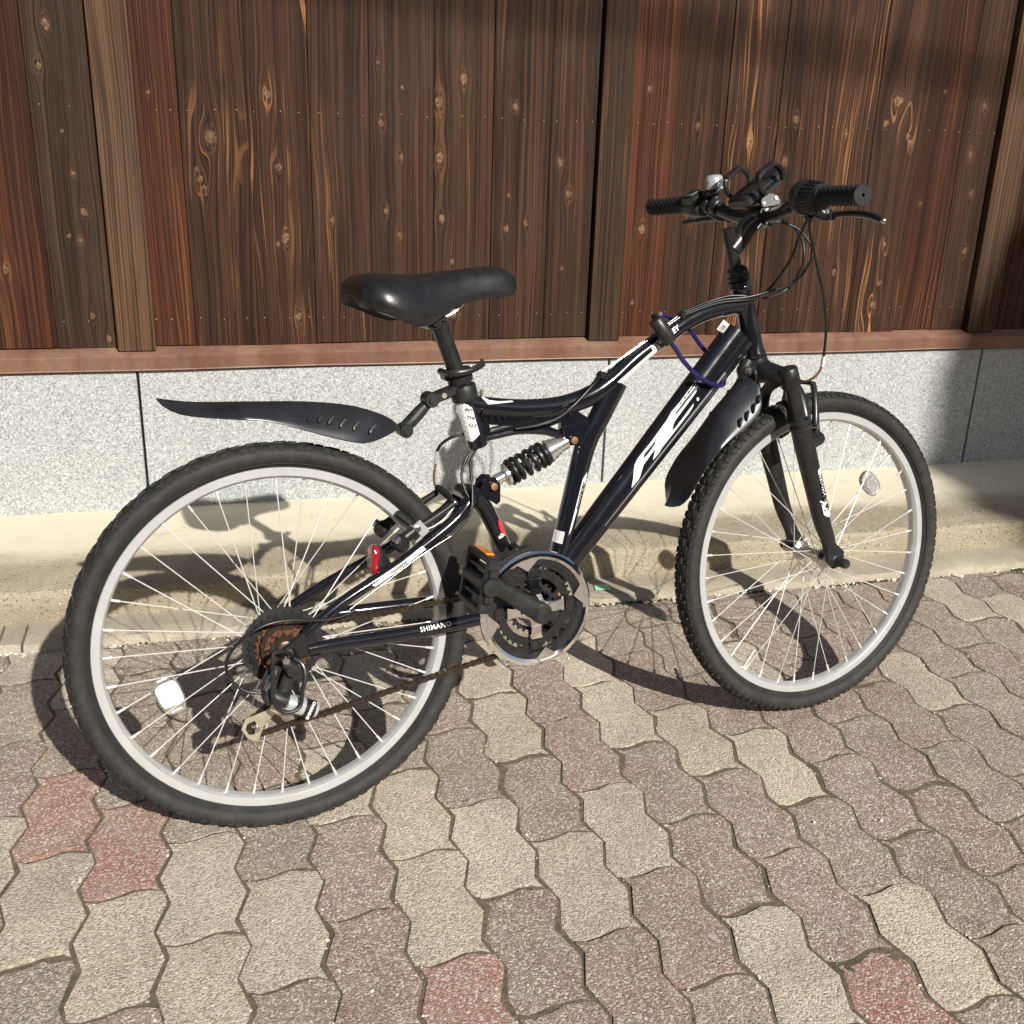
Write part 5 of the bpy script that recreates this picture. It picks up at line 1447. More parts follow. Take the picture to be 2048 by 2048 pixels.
mb.lathe([(0.0125, -0.002), (0.0230, 0.002), (0.0250, 0.010), (0.0240, 0.030), (0.0190, 0.040), (0.0165, 0.046)], V((0.8925, 0.138, 1.0085)), V((-0.0090, 0.06, 0.0008)), 22)
mb.box((0.8760, 0.150, 1.0190), (0.030, 0.036, 0.022), Matrix.Rotation(R(-25), 3, 'Y'), 0.005)
mb.tube([(0.892, 0.145, 1.000), (0.899, 0.168, 0.990), (0.898, 0.185, 0.988)], [0.009, 0.007, 0.006], 10, 3)
sl_ = fpart(mb, 'gear_shifter', 'black_plastic', bar, 40)
mb = MB(); q = Matrix.Rotation(R(-25), 3, 'Y')
mb.box(V((0.8715, 0.146, 1.0285)), (0.024, 0.026, 0.003), q, 0.001)
fpart(mb, 'gear_window', 'grey_plate', sl_)
mb = MB(); mb.box(V((0.8710, 0.146, 1.0296)), (0.019, 0.021, 0.0022), q, 0.0008); fpart(mb, 'gear_window', 'vinyl', sl_)
# bell
mb = MB()
mb.rod((0.9010, 0.100, 0.9985), (0.8985, 0.116, 1.0050), 0.0160, 18, 0.002)
mb.tube([(0.8975, 0.108, 1.015), (0.8965, 0.109, 1.026)], 0.0080, 12)
mb.lathe([(0.006, 0), (0.0170, 0.001), (0.0185, 0.005), (0.0175, 0.010)], (0.8965, 0.109, 1.024), (-0.12, 0, 1), 22)
mb.box((0.8835, 0.108, 1.0450), (0.012, 0.012, 0.010), None, 0.003)
mb.tube([(0.8870, 0.108, 1.030), (0.8815, 0.108, 1.037), (0.8825, 0.108, 1.045)], 0.0035, 8)
bell = fpart(mb, 'bell', 'black_plastic', bar)
mb = MB(); mb.lathe([(0.0175, 0.0), (0.0178, 0.004), (0.0176, 0.016), (0.0160, 0.022), (0.0120, 0.0255), (0.006, 0.0265), (0.001, 0.0268)], (0.8962, 0.109, 1.0330), (-0.12, 0, 1), 28)
fpart(mb, 'bell_dome', 'rim_alloy', bell, 60)
# phone holder: a tilted cradle with two side claws and a tension knob
PD = V((0.841, 0, 0.541)); PN = V((-0.541, 0, 0.841)); PC = V((0.9075, 0.0, 1.0270))
prot = Matrix((PD, V((0, 1, 0)), PN)).transposed()
mb = MB()
mb.box(PC, (0.102, 0.056, 0.021), prot, 0.005)
mb.box(PC - PN * 0.010, (0.070, 0.036, 0.010), prot, 0.003)
mb.tube([PC - PN * 0.014 + PD * 0.004, PC - PN * 0.030 + PD * 0.006], [0.013, 0.012], 14)
mb.rod((0.9145, -0.014, 0.9800), (0.9145, 0.016, 0.9800), 0.0185, 20, 0.002)
for s in (-1, 1):
    mb.box(PC + V((0, s * 0.033, 0)) - PN * 0.001, (0.040, 0.024, 0.008), prot, 0.002)
ph = fpart(mb, 'phone_holder', 'black_plastic', bar)
for s in (-1, 1):
    mb = MB(); y = s * 0.046
    P4 = lambda d_, n_: PC + PD * d_ + PN * n_ + V((0, y, 0))
    mb.tube([P4(-0.024, 0.0), P4(-0.028, 0.014), P4(-0.022, 0.030), P4(-0.014, 0.034), P4(0.014, 0.034), P4(0.022, 0.030), P4(0.028, 0.014), P4(0.024, 0.0)], 0.0046, 8, 3, [0.0046 if s > 0 else 0.0075] * 8)
    mb.box(P4(0, 0.0365), (0.040, 0.015, 0.007), prot, 0.002)
    fpart(mb, 'claw', 'satin_black', ph)
mb = MB(); mb.lathe([(0.004, 0), (0.0125, 0.001), (0.0130, 0.004), (0.0130, 0.012), (0.0115, 0.014), (0.003, 0.0145)], PC + PD * 0.047 - PN * 0.004, PD, 18)
fpart(mb, 'knob', 'grip_rubber', ph)
mb = MB(); mb.prism([(0.8950, 1.0090), (0.9060, 1.0200), (0.9260, 1.0155), (0.9380, 1.0070), (0.9370, 0.9990), (0.9220, 0.9965), (0.9000, 0.9935), (0.8955, 0.9975)], -0.026, -0.029, 0.0008)
br = fpart(mb, 'bracket', 'grey_plate', ph)
mb = MB(); mb.prism([(0.9000, 0.9910), (0.9110, 0.9935), (0.9180, 0.9830), (0.9210, 0.9700), (0.9130, 0.9690), (0.9060, 0.9820)], -0.026, -0.029, 0.0008)
fpart(mb, 'bracket', 'grey_plate', ph)
for (x, z, r_) in ((0.8998, 1.0005, 0.0030), (0.9270, 1.0095, 0.0038), (0.9082, 0.9875, 0.0042)):
    mb = MB(); mb.lathe([(r_, 0), (r_, 0.0018), (r_ * 0.6, 0.0028)], (x, -0.029, z), (0, -1, 0), 12); fpart(mb, 'bolt', 'white_print', ph)

# ------------------------------------------------------------------ cranks, rings, pedals, chain, derailleurs
CY = -0.066
mb = MB()
mb.lathe([(0.010, -0.036), (0.021, -0.040), (0.022, -0.052), (0.019, -0.058), (0.012, -0.060)], BB, (0, 1, 0), 24)
ca = math.atan2(0.095, -0.133)
for k in range(4):                                                             # four spider arms
    a = ca + R(45) + k * math.pi / 2 - R(8)
    er, et = V((math.cos(a), 0, math.sin(a))), V((-math.sin(a), 0, math.cos(a)))
    rings = []
    for r_, w_, y in ((0.006, 0.018, -0.0645), (0.020, 0.0125, -0.0640), (0.032, 0.0092, -0.0615), (0.044, 0.0095, -0.0605), (0.0535, 0.0125, -0.0600)):
        c = BB + er * r_
        rings.append([V((c.x, 0, c.z)) + et * (w_ * sx) + V((0, y + dy, 0)) for sx, dy in ((-1, 0.0012), (-0.85, 0), (0.85, 0), (1, 0.0012), (1, 0.004), (-1, 0.004))])
    mb.ring_loft(rings)
spider = part(mb, 'crankset', 'mirror_chrome', smooth=30)
for r_, tth, y, ri in ((0.0895, 46, -0.0560, 0.074), (0.0735, 36, -0.0495, 0.054), (0.0470, 24, -0.0430, 0.036)):
    mb = MB(); mb.gear(BB, r_, ri, tth, y - 0.0011, y + 0.0011, 0.0050)
    if ri > 0.05:
        for k in range(4):
            a = ca + R(45) + k * math.pi / 2 - R(8)
            mb.box(BB + V((math.cos(a) * (ri - 0.005), y, math.sin(a) * (ri - 0.005))), (0.020, 0.0022, 0.024), Matrix.Rotation(-a, 3, 'Y'), 0.0004)
    part(mb, 'chainring', 'satin_black', spider, 20)
for k in range(4):
    for dd_ in (0.0,):
        a = ca + R(45) + k * math.pi / 2 - R(8) + 0.12
        mb = MB(); c = BB + V((math.cos(a) * 0.066, 0, math.sin(a) * 0.066))
        mb.lathe([(0.0042, -0.0570), (0.0042, -0.0590), (0.0025, -0.0592), (0.0022, -0.0575)], c, (0, 1, 0), 10); part(mb, 'bolt', 'satin_black', spider)
# shield ring in front of the big ring: inner black dish, bright rim with four pointed tabs
mb = MB()
n = 72; rings = []
for r_, y in ((0.0895, -0.0600), (0.0900, -0.0618), (0.0950, -0.0640), (0.1005, -0.0635), (0.1040, -0.0605), (0.1046, -0.0570), (0.1030, -0.0560), (0.0990, -0.0595)):
    rings.append((r_, y))
rr_ = [[BB + V((r_ * math.cos(2 * math.pi * i / n), y, r_ * math.sin(2 * math.pi * i / n))) for r_, y in rings] for i in range(n)]
mb.ring_loft(rr_, closed=True)
for k in range(4):
    a = R(10) + k * math.pi / 2
    er, et = V((math.cos(a), 0, math.sin(a))), V((-math.sin(a), 0, math.cos(a)))
    tri = [BB + er * 0.0900 - et * 0.021, BB + er * 0.0965 + et * 0.000, BB + er * 0.0900 + et * 0.021, BB + er * 0.0725 + et * 0.003]
    mb.add([p + V((0, -0.0632, 0)) for p in tri] + [p + V((0, -0.0605, 0)) for p in tri], [(0, 1, 2, 3), (7, 6, 5, 4)] + [(i, (i + 1) % 4, 4 + (i + 1) % 4, 4 + i) for i in range(4)])
part(mb, 'chain_guard', 'mirror_chrome', spider, 25)
mb = MB(); rr_ = [[BB + V((r_ * math.cos(2 * math.pi * i / n), y, r_ * math.sin(2 * math.pi * i / n))) for r_, y in ((0.0800, -0.0580), (0.0905, -0.0595), (0.0905, -0.0585), (0.0800, -0.0570))] for i in range(n)]
mb.ring_loft(rr_, closed=True)
part(mb, 'guard_dish', 'satin_black', spider, 25)
PAX = V((0.2985, 0, 0.4245)); PAX2 = BB * 2 - PAX
def crank(tip, s):
    mb = MB(); y0, y1 = s * 0.079, s * 0.083
    d_ = (tip - BB).normalized()
    mb.tube([BB - d_ * 0.002 + V((0, y0, 0)), BB.lerp(tip, 0.12) + V((0, y0, 0)), BB.lerp(tip, 0.5) + V((0, s * 0.081, 0)), BB.lerp(tip, 0.9) + V((0, y1, 0)), tip + d_ * 0.004 + V((0, y1, 0))], [0.0165, 0.0172, 0.0135, 0.0130, 0.0140], 18, 3, [0.0085, 0.0100, 0.0085, 0.0080, 0.0080], power=0.8)
    mb.lathe([(0.018, s * 0.060), (0.0185, s * 0.084), (0.0175, s * 0.0875), (0.0140, s * 0.0885)], BB, (0, 1, 0), 26)
    mb.lathe([(0.0145, s * 0.0880), (0.0145, s * 0.0900), (0.0135, s * 0.0910), (0.001, s * 0.0912)], BB, (0, 1, 0), 24)
    return part(mb, 'crank_arm', 'black_plastic')
crank(PAX, -1); crank(PAX2, 1)
def pedal(tip, s, tilt):
    mb = MB(); q = Matrix.Rotation(tilt, 3, 'Y'); c = tip + V((0, s * 0.135, 0))
    P_ = lambda a, b, cc: c + q @ V((a, s * b, cc))
    mb.rod(tip + V((0, s * 0.082, 0)), tip + V((0, s * 0.183, 0)), 0.0062, 12)
    mb.rod(P_(0, -0.045, 0), P_(0, 0.046, 0), 0.0135, 16, 0.002)
    for e in (-1, 1):
        mb.box(P_(0, 0.0, e * 0.040), (0.024, 0.088, 0.011), q, 0.003)
        mb.box(P_(0, e * 0.040, e * 0.0), (0.023, 0.010, 0.084), q, 0.003)
    mb.box(P_(0, -0.004, 0.022), (0.016, 0.070, 0.006), q, 0.001); mb.box(P_(0, -0.004, -0.022), (0.016, 0.070, 0.006), q, 0.001)
    pd = part(mb, 'pedal', 'black_plastic')
    for e in (-1, 1):
        mb = MB(); mb.box(P_(0, -0.004, e * 0.0462), (0.0145, 0.052, 0.0035), q, 0.001)
        part(mb, 'pedal_reflector', 'orange_lens', pd)
    mb = MB(); mb.lathe([(0.0150, 0.044), (0.0160, 0.046), (0.0160, 0.051), (0.0140, 0.054), (0.0060, 0.055)], c, (0, s, 0), 14)
    for e in (-1, 1):
        mb.box(P_(0, 0.047, e * 0.021), (0.016, 0.008, 0.014), q, 0.002)
    part(mb, 'pedal_cap', 'grip_rubber', pd)
    return pd
pedal(PAX, -1, R(14)); pedal(PAX2, 1, R(5))
# chain: plates along the upper and lower run
def chain_run(pts, name):
    pts = [V(p) for p in pts]; mb = MB(); d = [0]
    for i in range(1, len(pts)): d.append(d[-1] + (pts[i] - pts[i - 1]).length)
    def at(s):
        i = 0
        while i < len(pts) - 2 and d[i + 1] < s: i += 1
        t_ = (s - d[i]) / (d[i + 1] - d[i]); return pts[i].lerp(pts[i + 1], t_)
    N = int(d[-1] / 0.0127)
    for i in range(N):
        a, b = at(i * 0.0127), at((i + 1) * 0.0127); u_ = (b - a).normalized(); w_ = u_.cross(V((0, 1, 0))); mid_ = (a + b) / 2
        o_ = 0.0036 if i % 2 else 0.0026
        for s in (-1, 1):
            out_ = [a - u_ * 0.0038, a - u_ * 0.0025 + w_ * 0.0040, a + u_ * 0.002 + w_ * 0.0042, mid_ + w_ * 0.0029, b - u_ * 0.002 + w_ * 0.0042, b + u_ * 0.0025 + w_ * 0.0040, b + u_ * 0.0038, b + u_ * 0.0025 - w_ * 0.0040, b - u_ * 0.002 - w_ * 0.0042, mid_ - w_ * 0.0029, a + u_ * 0.002 - w_ * 0.0042, a - u_ * 0.0025 - w_ * 0.0040]
            mb.ring_loft([[p + V((0, s * (o_ - 0.0005), 0)) for p in out_], [p + V((0, s * (o_ + 0.0005), 0)) for p in out_]])
        mb.rod(a + V((0, -0.0046, 0)), a + V((0, 0.0046, 0)), 0.0020, 6)
    o = part(mb, name, 'chain_steel', smooth=0)
    o['kind'] = 'stuff'
    return o
up_run = [(BB.x - 0.012, -0.0430, BB.z + 0.0480), (0.36, -0.0430, 0.3720), (0.2903, -0.0430, 0.3655), (0.214, -0.0440, 0.3612), (0.1443, -0.0450, 0.3590), (0.0668, -0.0460, 0.3600), (0.0200, -0.0465, 0.3640), (-0.0150, -0.0465, 0.3640), (-0.0340, -0.0470, 0.3450), (-0.0350, -0.0470, 0.3180), (-0.0180, -0.0480, 0.2980), (0.0040, -0.0490, 0.2890), (0.0080, -0.050, 0.2780), (-0.0080, -0.0520, 0.2620), (-0.0440, -0.0530, 0.2330), (-0.0690, -0.0540, 0.2160), (-0.0640, -0.0545, 0.1990), (-0.0480, -0.0545, 0.1945), (0.0213, -0.0530, 0.2045), (0.0551, -0.0520, 0.2068), (0.1622, -0.0490, 0.2232), (0.2737, -0.0460, 0.2388), (0.3576, -0.0450, 0.2500), (BB.x - 0.008, -0.0495, BB.z - 0.0700), (BB.x + 0.02, -0.0495, BB.z - 0.0690)]
chain_run(up_run, 'chain')
# rear derailleur
mb = MB()
mb.rod((0.0020, -0.066, 0.3060), (0.0020, -0.096, 0.3060), 0.0110, 18, 0.002)
mb.tube([(0.0020, -0.085, 0.3080), (-0.0060, -0.088, 0.3180), (-0.0130, -0.088, 0.3200)], [0.010, 0.009, 0.007], 12, 2)
mb.tube([(-0.0220, -0.083, 0.3160), (-0.0330, -0.085, 0.2960), (-0.0380, -0.087, 0.2760)], [0.011, 0.0120, 0.012], 14, 3, [0.006] * 3)
mb.tube([(0.0020, -0.080, 0.3040), (-0.0080, -0.081, 0.2800), (-0.0130, -0.083, 0.2620)], [0.009, 0.0105, 0.011], 14, 3, [0.005] * 3)
mb.rod((-0.0355, -0.074, 0.2720), (-0.0355, -0.098, 0.2720), 0.0135, 18, 0.003)
mb.tube([(-0.0355, -0.088, 0.272), (-0.0200, -0.090, 0.262), (-0.0080, -0.090, 0.257)], [0.012, 0.0130, 0.0120], 14, 3)
der = part(mb, 'derailleur', 'black_plastic')
mb = MB()
mb.tube([(-0.0250, -0.0905, 0.3120), (-0.0360, -0.0925, 0.2960), (-0.0420, -0.0935, 0.2820)], [0.004, 0.0055, 0.0045], 10, 3, [0.003] * 3)
mb.rod((-0.0080, -0.0905, 0.3250), (-0.0080, -0.0965, 0.3250), 0.0065, 6, 0.001)
part(mb, 'link_arm', 'brushed_steel', der)
mb = MB(); la, lb = V((-0.0135, -0.092, 0.2570)), V((0.0370, -0.092, 0.2330)); 
mb.lathe([(0.009, 0.0), (0.0135, 0.002), (0.0145, 0.010), (0.0145, 0.026), (0.0135, 0.046), (0.0120, 0.052), (0.006, 0.054)], la, lb - la, 22)
lk = part(mb, 'knuckle', 'rim_alloy', der)
mb = MB(); mb.lathe([(0.0147, 0.030), (0.0140, 0.047)], la, lb - la, 22, cap=False); part(mb, 'decal', 'black_print', lk)
mb = MB(); mb.prism([(-0.0010, 0.2520), (0.0060, 0.2490), (0.0040, 0.2435), (-0.0030, 0.2465)], -0.1070, -0.1062); part(mb, 'decal', 'black_print', lk)
kd = (lb - la).normalized()
decal('lettering', text_mesh('SHIMANO', 0.0068, 0, 0.0003), 'white_print', lk, place_text((la.x + kd.x * 0.0385 + 0.001, la.z + kd.z * 0.0385 + 0.001), R(61), lambda x, z: (x, -0.1066, z)))
decal('lettering', text_mesh('SIS', 0.0055, 0, 0.0003), 'white_print', lk, place_text((0.0015, 0.2478), R(-25), lambda x, z: (x, -0.1078, z)))
mb = MB()
GH = [(0.0030, -0.082, 0.3290), (-0.0100, -0.090, 0.3400), (-0.0260, -0.094, 0.3400), (-0.0300, -0.100, 0.3240), (-0.0330, -0.106, 0.3030), (-0.0350, -0.109, 0.2800), (-0.0310, -0.112, 0.2600), (-0.0200, -0.113, 0.2500), (-0.0040, -0.112, 0.2490), (0.0060, -0.110, 0.2560), (0.0110, -0.106, 0.2750), (0.0180, -0.102, 0.2980), (0.0160, -0.096, 0.3160), (0.0050, -0.088, 0.3250)]
mb.tube(GH, 0.0035, 10, 4)
part(mb, 'derailleur_guard', 'satin_black')
mb = MB()
cg = [(-0.0131, 0.2400), (-0.0380, 0.2370), (-0.0725, 0.2284), (-0.0798, 0.2122), (-0.0711, 0.1949), (-0.0560, 0.1870), (-0.0430, 0.2160), (-0.0241, 0.2290), (-0.0040, 0.2340)]
hl = [(-0.0700, 0.2200), (-0.0580, 0.2230), (-0.0560, 0.2140), (-0.0610, 0.2000), (-0.0690, 0.2010), (-0.0735, 0.2110)]
cm = flat_fill([cg, hl]); bm = bmesh.new(); bm.from_mesh(cm)
for y in (-0.0635, -0.0647):
    mb.add([(v.co.x, y, v.co.y) for v in bm.verts], [tuple(v.index for v in f.verts) for f in bm.faces])
bm.free(); bpy.data.meshes.remove(cm)
for lp_ in (cg, hl):
    n = len(lp_); mb.add([(p[0], -0.0635, p[1]) for p in lp_] + [(p[0], -0.0647, p[1]) for p in lp_], [(k, (k + 1) % n, n + (k + 1) % n, n + k) for k in range(n)])
mb.prism([(-0.0131, 0.2400), (-0.0650, 0.2330), (-0.0760, 0.2230), (-0.0720, 0.2050), (-0.0600, 0.2000), (-0.0500, 0.2220), (-0.0100, 0.2320)], -0.0455, -0.0443)
cage = part(mb, 'chain_cage', 'zinc_gold', der, 30)
mb = MB(); mb.rod((-0.0560, -0.0655, 0.2085), (-0.0560, -0.0690, 0.2085), 0.0048, 14, 0.001); part(mb, 'bolt', 'brushed_steel', der)
for c in (V((-0.0590, 0, 0.2090)), V((-0.0060, 0, 0.2720))):
    mb = MB(); mb.gear(c, 0.0170, 0.004, 11, -0.0560, -0.0520, 0.004); part(mb, 'jockey_wheel', 'black_plastic', der, 20)
# front derailleur
mb = MB()
mb.rod((0.4080, -0.018, 0.4180), (0.4080, 0.018, 0.4180), 0.0185, 18, 0.002)
mb.box((0.4180, -0.030, 0.4200), (0.020, 0.024, 0.026), Matrix.Rotation(R(-25), 3, 'Y'), 0.003)
mb.tube([(0.405, -0.020, 0.440), (0.412, -0.032, 0.430), (0.420, -0.042, 0.424)], [0.006, 0.007, 0.006], 10, 3)
fd = part(mb, 'front_derailleur', 'satin_black')
mb = MB()
arc = []
for k in range(12):
    a = R(92 + 4 * k); arc.append((BB.x + math.cos(a) * 0.112, BB.z + math.sin(a) * 0.112))
for k in range(12):
    a = R(92 + 4 * (11 - k)); arc.append((BB.x + math.cos(a) * (0.089 if k < 9 else 0.092), BB.z + math.sin(a) * (0.089 if k < 9 else 0.092)))
mb.prism(arc, -0.0545, -0.0535); mb.prism(arc, -0.0415, -0.0405)
part(mb, 'chain_cage', 'satin_black', fd)
mb = MB(); mb.rod((0.4060, -0.0385, 0.4320), (0.4060, -0.0425, 0.4320), 0.0045, 10); part(mb, 'bolt', 'brushed_steel', fd)
# kickstand
mb = MB()
mb.tube([(0.020, 0.066, 0.325), (0.030, 0.082, 0.300), (0.045, 0.135, 0.205), (0.060, 0.190, 0.112), (0.0685, 0.226, 0.050)], [0.010, 0.0095, 0.0085, 0.0085, 0.0085], 12, 4)
mb.tube([(0.0680, 0.222, 0.056), (0.0705, 0.240, 0.037), (0.0735, 0.2500, 0.0315)], [0.011, 0.0115, 0.0085], 12, 2)
mb.prism([(-0.010, 0.318), (0.050, 0.322), (0.050, 0.345), (-0.010, 0.342)], 0.067, 0.073, 0.001)
part(mb, 'kickstand', 'satin_black')

# ------------------------------------------------------------------ brakes
def rear_brake():
    for s in (-1, 1):
        mb = MB()
        pv = V((0.1960, s * 0.050, 0.4765)); tp_ = V((0.2930, s * 0.034, 0.5330)) if s > 0 else V((0.2985, s * 0.032, 0.5265))
        mb.lathe([(0.010, -0.012), (0.0135, -0.010), (0.0140, 0.004), (0.0115, 0.009), (0.008, 0.010)], pv, V((-0.55, s * 0.55, 0.63)), 18)
        mb.tube([pv, pv.lerp(tp_, 0.25) + V((0, 0, 0.002)), pv.lerp(tp_, 0.6), tp_], [0.0105, 0.0090, 0.0068, 0.0055], 12, 3, [0.008, 0.007, 0.006, 0.005])
        bk = part(mb, 'brake_arm', 'satin_black')
        mb = MB(); ax_ = V((-0.55, s * 0.55, 0.63)).normalized(); c = pv + ax_ * 0.011
        mb.lathe([(0.0075, 0), (0.0072, 0.004), (0.0050, 0.0075), (0.001, 0.0085)], c, ax_, 14); part(mb, 'bolt', 'brushed_steel', bk)
        mb = MB(); c = V((0.2220, s * 0.0215, 0.5010)); q = Matrix.Rotation(R(43), 3, 'Y')
        mb.box(c, (0.056, 0.011, 0.012), q, 0.003); part(mb, 'brake_pad', 'grip_rubber', bk)
        mb = MB(); mb.rod(V((0.2250, s * 0.024, 0.4985)), V((0.2270, s * 0.056, 0.4960)), 0.0048, 12, 0.001); part(mb, 'pad_bolt', 'brushed_steel', bk)
    mb = MB()
    mb.box((0.2330, -0.048, 0.4950), (0.026, 0.006, 0.017), Matrix.Rotation(R(52), 3, 'Y'), 0.001); part(mb, 'pad_washer', 'rim_alloy')
    mb = MB(); mb.tube([(0.2930, 0.036, 0.540), (0.2930, 0.020, 0.540), (0.2950, -0.004, 0.536), (0.2975, -0.024, 0.530)], [0.0055, 0.0062, 0.0062, 0.0045], 10, 3)
    part(mb, 'cable_boot', 'grip_rubber')
    mb = MB(); mb.ball((0.2990, -0.030, 0.5270), 0.0062, 10, 6); part(mb, 'cable_anchor', 'brushed_steel')
rear_brake()
mb = MB()
mb.prism([(0.2055, 0.5110), (0.2145, 0.5150), (0.2345, 0.4960), (0.2235, 0.4890)], -0.0132, -0.0146, 0.0004)
part(mb, 'rim_label', 'white_print')
def front_brake():
    for s in (-1, 1):
        a_, b_ = LT[s]; ax_ = (b_ - a_).normalized()
        pv = a_ + ax_ * 0.148 + V((0.036, -s * 0.008, 0.004)); tp_ = V((1.0145, s * 0.044, 0.6760)) if s < 0 else V((1.030, s * 0.044, 0.6760))
        mb = MB()
        mb.lathe([(0.009, -0.012), (0.0130, -0.010), (0.0135, 0.006), (0.0110, 0.012), (0.007, 0.013)], pv, V((0.85, 0.0, 0.35)), 18)
        mb.tube([pv, pv + V((-0.003, 0, 0.030)), V((1.0190, s * 0.047, 0.6446)) + V((0.01 if s > 0 else 0, 0, 0)), tp_], [0.0095, 0.0075, 0.0065, 0.0060], 12, 3, [0.008, 0.0065, 0.0055, 0.0050])
        bk = fpart(mb, 'brake_arm', 'satin_black')
        mb = MB(); mb.rod(pv + V((-0.008, 0.000, 0.026)) + V((0, s * 0.014, 0)), pv + V((-0.008, -s * 0.022, 0.026)), 0.0042, 10, 0.001); fpart(mb, 'pad_bolt', 'brushed_steel', bk)
        mb = MB(); mb.box(V((1.020, s * 0.0215, 0.6000)), (0.056, 0.011, 0.012), Matrix.Rotation(R(15), 3, 'Y'), 0.003); fpart(mb, 'brake_pad', 'grip_rubber', bk)
    mb = MB(); mb.tube([(1.0150, -0.044, 0.6750), (1.0190, -0.020, 0.6740), (1.0240, 0.005, 0.6735), (1.0300, 0.040, 0.6750)], [0.0045, 0.0035, 0.0050, 0.0050], 10, 3)
    fpart(mb, 'cable_boot', 'grip_rubber')
front_brake()

# ------------------------------------------------------------------ cables
def cable(pts, r=0.0026, mat='cable_housing', name='cable', front=False, sub=6, par=None):
    mb = MB(); mb.tube(pts, r, 8, sub); return part(mb, name, mat, par, 60, front)
cable([(0.9074, -0.140, 0.9760), (0.9202, -0.100, 0.9404), (0.9355, -0.060, 0.9039), (0.9271, -0.030, 0.8634), (0.9082, -0.022, 0.8447), (0.8836, -0.021, 0.8400), (0.845, -0.010, 0.8420), (0.80, -0.004, 0.8320), (0.7500, -0.004, 0.8170)])
cable([(0.9204, -0.050, 0.9684), (0.9509, -0.060, 0.9544), (0.9719, -0.070, 0.9244), (0.9696, -0.070, 0.8976), (0.9529, -0.050, 0.8627), (0.9064, -0.030, 0.8463), (0.870, -0.0215, 0.8385), (0.82, -0.012, 0.8345), (0.7500, -0.009, 0.8150)])
cable([(0.9300, 0.020, 0.9700), (0.9735, 0.000, 0.9650), (0.9863, -0.020, 0.9417), (0.9877, -0.030, 0.9167), (0.9836, -0.030, 0.8865), (0.9646, -0.022, 0.8538), (0.9243, -0.020, 0.8370), (0.8720, -0.0205, 0.8340), (0.815, -0.015, 0.8300), (0.7500, -0.0135, 0.8130)])
cable([(0.9159, -0.140, 0.9760), (0.9152, -0.132, 0.9602), (0.9304, -0.120, 0.9346), (0.9646, -0.100, 0.8868), (0.9906, -0.090, 0.8346), (1.0081, -0.080, 0.7783), (1.0235, -0.060, 0.7256)], front=True)
cable([(1.0235, -0.060, 0.7270), (1.0265, -0.055, 0.7150), (1.0280, -0.052, 0.7070)], 0.0034, 'white_print', 'ferrule', True, 3)
cable([(1.0280, -0.052, 0.7080), (1.0260, -0.046, 0.6950), (1.0200, -0.038, 0.6840), (1.0120, -0.026, 0.6770), (1.0160, -0.012, 0.6745)], 0.0024, 'copper_bolt', 'noodle', True, 5)
for y in (-0.0035, -0.0095):
    cable([(0.7500, y, 0.8160 + (y + 0.0035) * 0.3), (0.6328, y, 0.7475), (0.5840, y, 0.7205)], 0.0008, 'brushed_steel', 'inner_wire', sub=2)
mb = MB()
for c, rt_ in (((0.7470, -0.006, 0.8125), 30), ((0.5850, -0.008, 0.7175), 36)):
    mb.box(c, (0.012, 0.018, 0.010), Matrix.Rotation(R(-rt_), 3, 'Y'), 0.002)
so_ = part(mb, 'cable_stop', 'satin_black', frame)
so_['kind'] = 'stuff'
cable([(0.5840, -0.0095, 0.7180), (0.5600, -0.024, 0.7030), (0.5220, -0.028, 0.6720), (0.4930, -0.026, 0.6520), (0.4592, -0.020, 0.6415), (0.4200, -0.010, 0.6370)])
cable([(0.5840, -0.0040, 0.7190), (0.5640, -0.018, 0.7050), (0.5290, -0.026, 0.6760), (0.5000, -0.026, 0.6550), (0.4660, -0.021, 0.6440), (0.4300, -0.010, 0.6380)])
cable([(0.3483, -0.004, 0.6126), (0.3300, -0.010, 0.5950), (0.3190, -0.015, 0.5700), (0.3195, -0.024, 0.5480), (0.3260, -0.030, 0.5310), (0.3330, -0.033, 0.5190)])
cable([(0.3525, -0.004, 0.6109), (0.3360, -0.014, 0.5900), (0.3310, -0.030, 0.5575), (0.3250, -0.043, 0.5218), (0.3120, -0.046, 0.4980), (0.2860, -0.0475, 0.4760)])
cable([(0.2860, -0.0475, 0.4760), (0.2303, -0.0535, 0.4517), (0.1679, -0.060, 0.4181), (0.1034, -0.067, 0.3830)], 0.0008, 'brushed_steel', 'inner_wire')
cable([(0.3420, 0.004, 0.6340), (0.3138, 0.010, 0.6292), (0.2963, 0.020, 0.6160), (0.2915, 0.028, 0.6020)])
cable([(0.2920, 0.027, 0.6050), (0.2912, 0.029, 0.5940), (0.2900, 0.030, 0.5830)], 0.0036, 'rim_alloy', 'ferrule', sub=2)
cable([(0.2900, 0.030, 0.5840), (0.2870, 0.032, 0.5640), (0.2880, 0.034, 0.5480), (0.2930, 0.034, 0.5400)], 0.0024, 'copper_bolt', 'noodle', sub=4)
cable([(0.3040, -0.030, 0.5260), (0.2800, -0.038, 0.5060), (0.2560, -0.046, 0.4955), (0.2400, -0.049, 0.4930)], 0.0014, 'spoke_steel', 'inner_wire', sub=4)
cable([(0.1111, -0.070, 0.3818), (0.0900, -0.074, 0.3760), (0.0574, -0.078, 0.3759), (-0.0038, -0.083, 0.3864), (-0.0457, -0.084, 0.3807), (-0.0776, -0.080, 0.3593), (-0.0951, -0.078, 0.3330), (-0.0920, -0.078, 0.3045), (-0.0720, -0.083, 0.2834), (-0.0480, -0.086, 0.2760)], 0.0026)
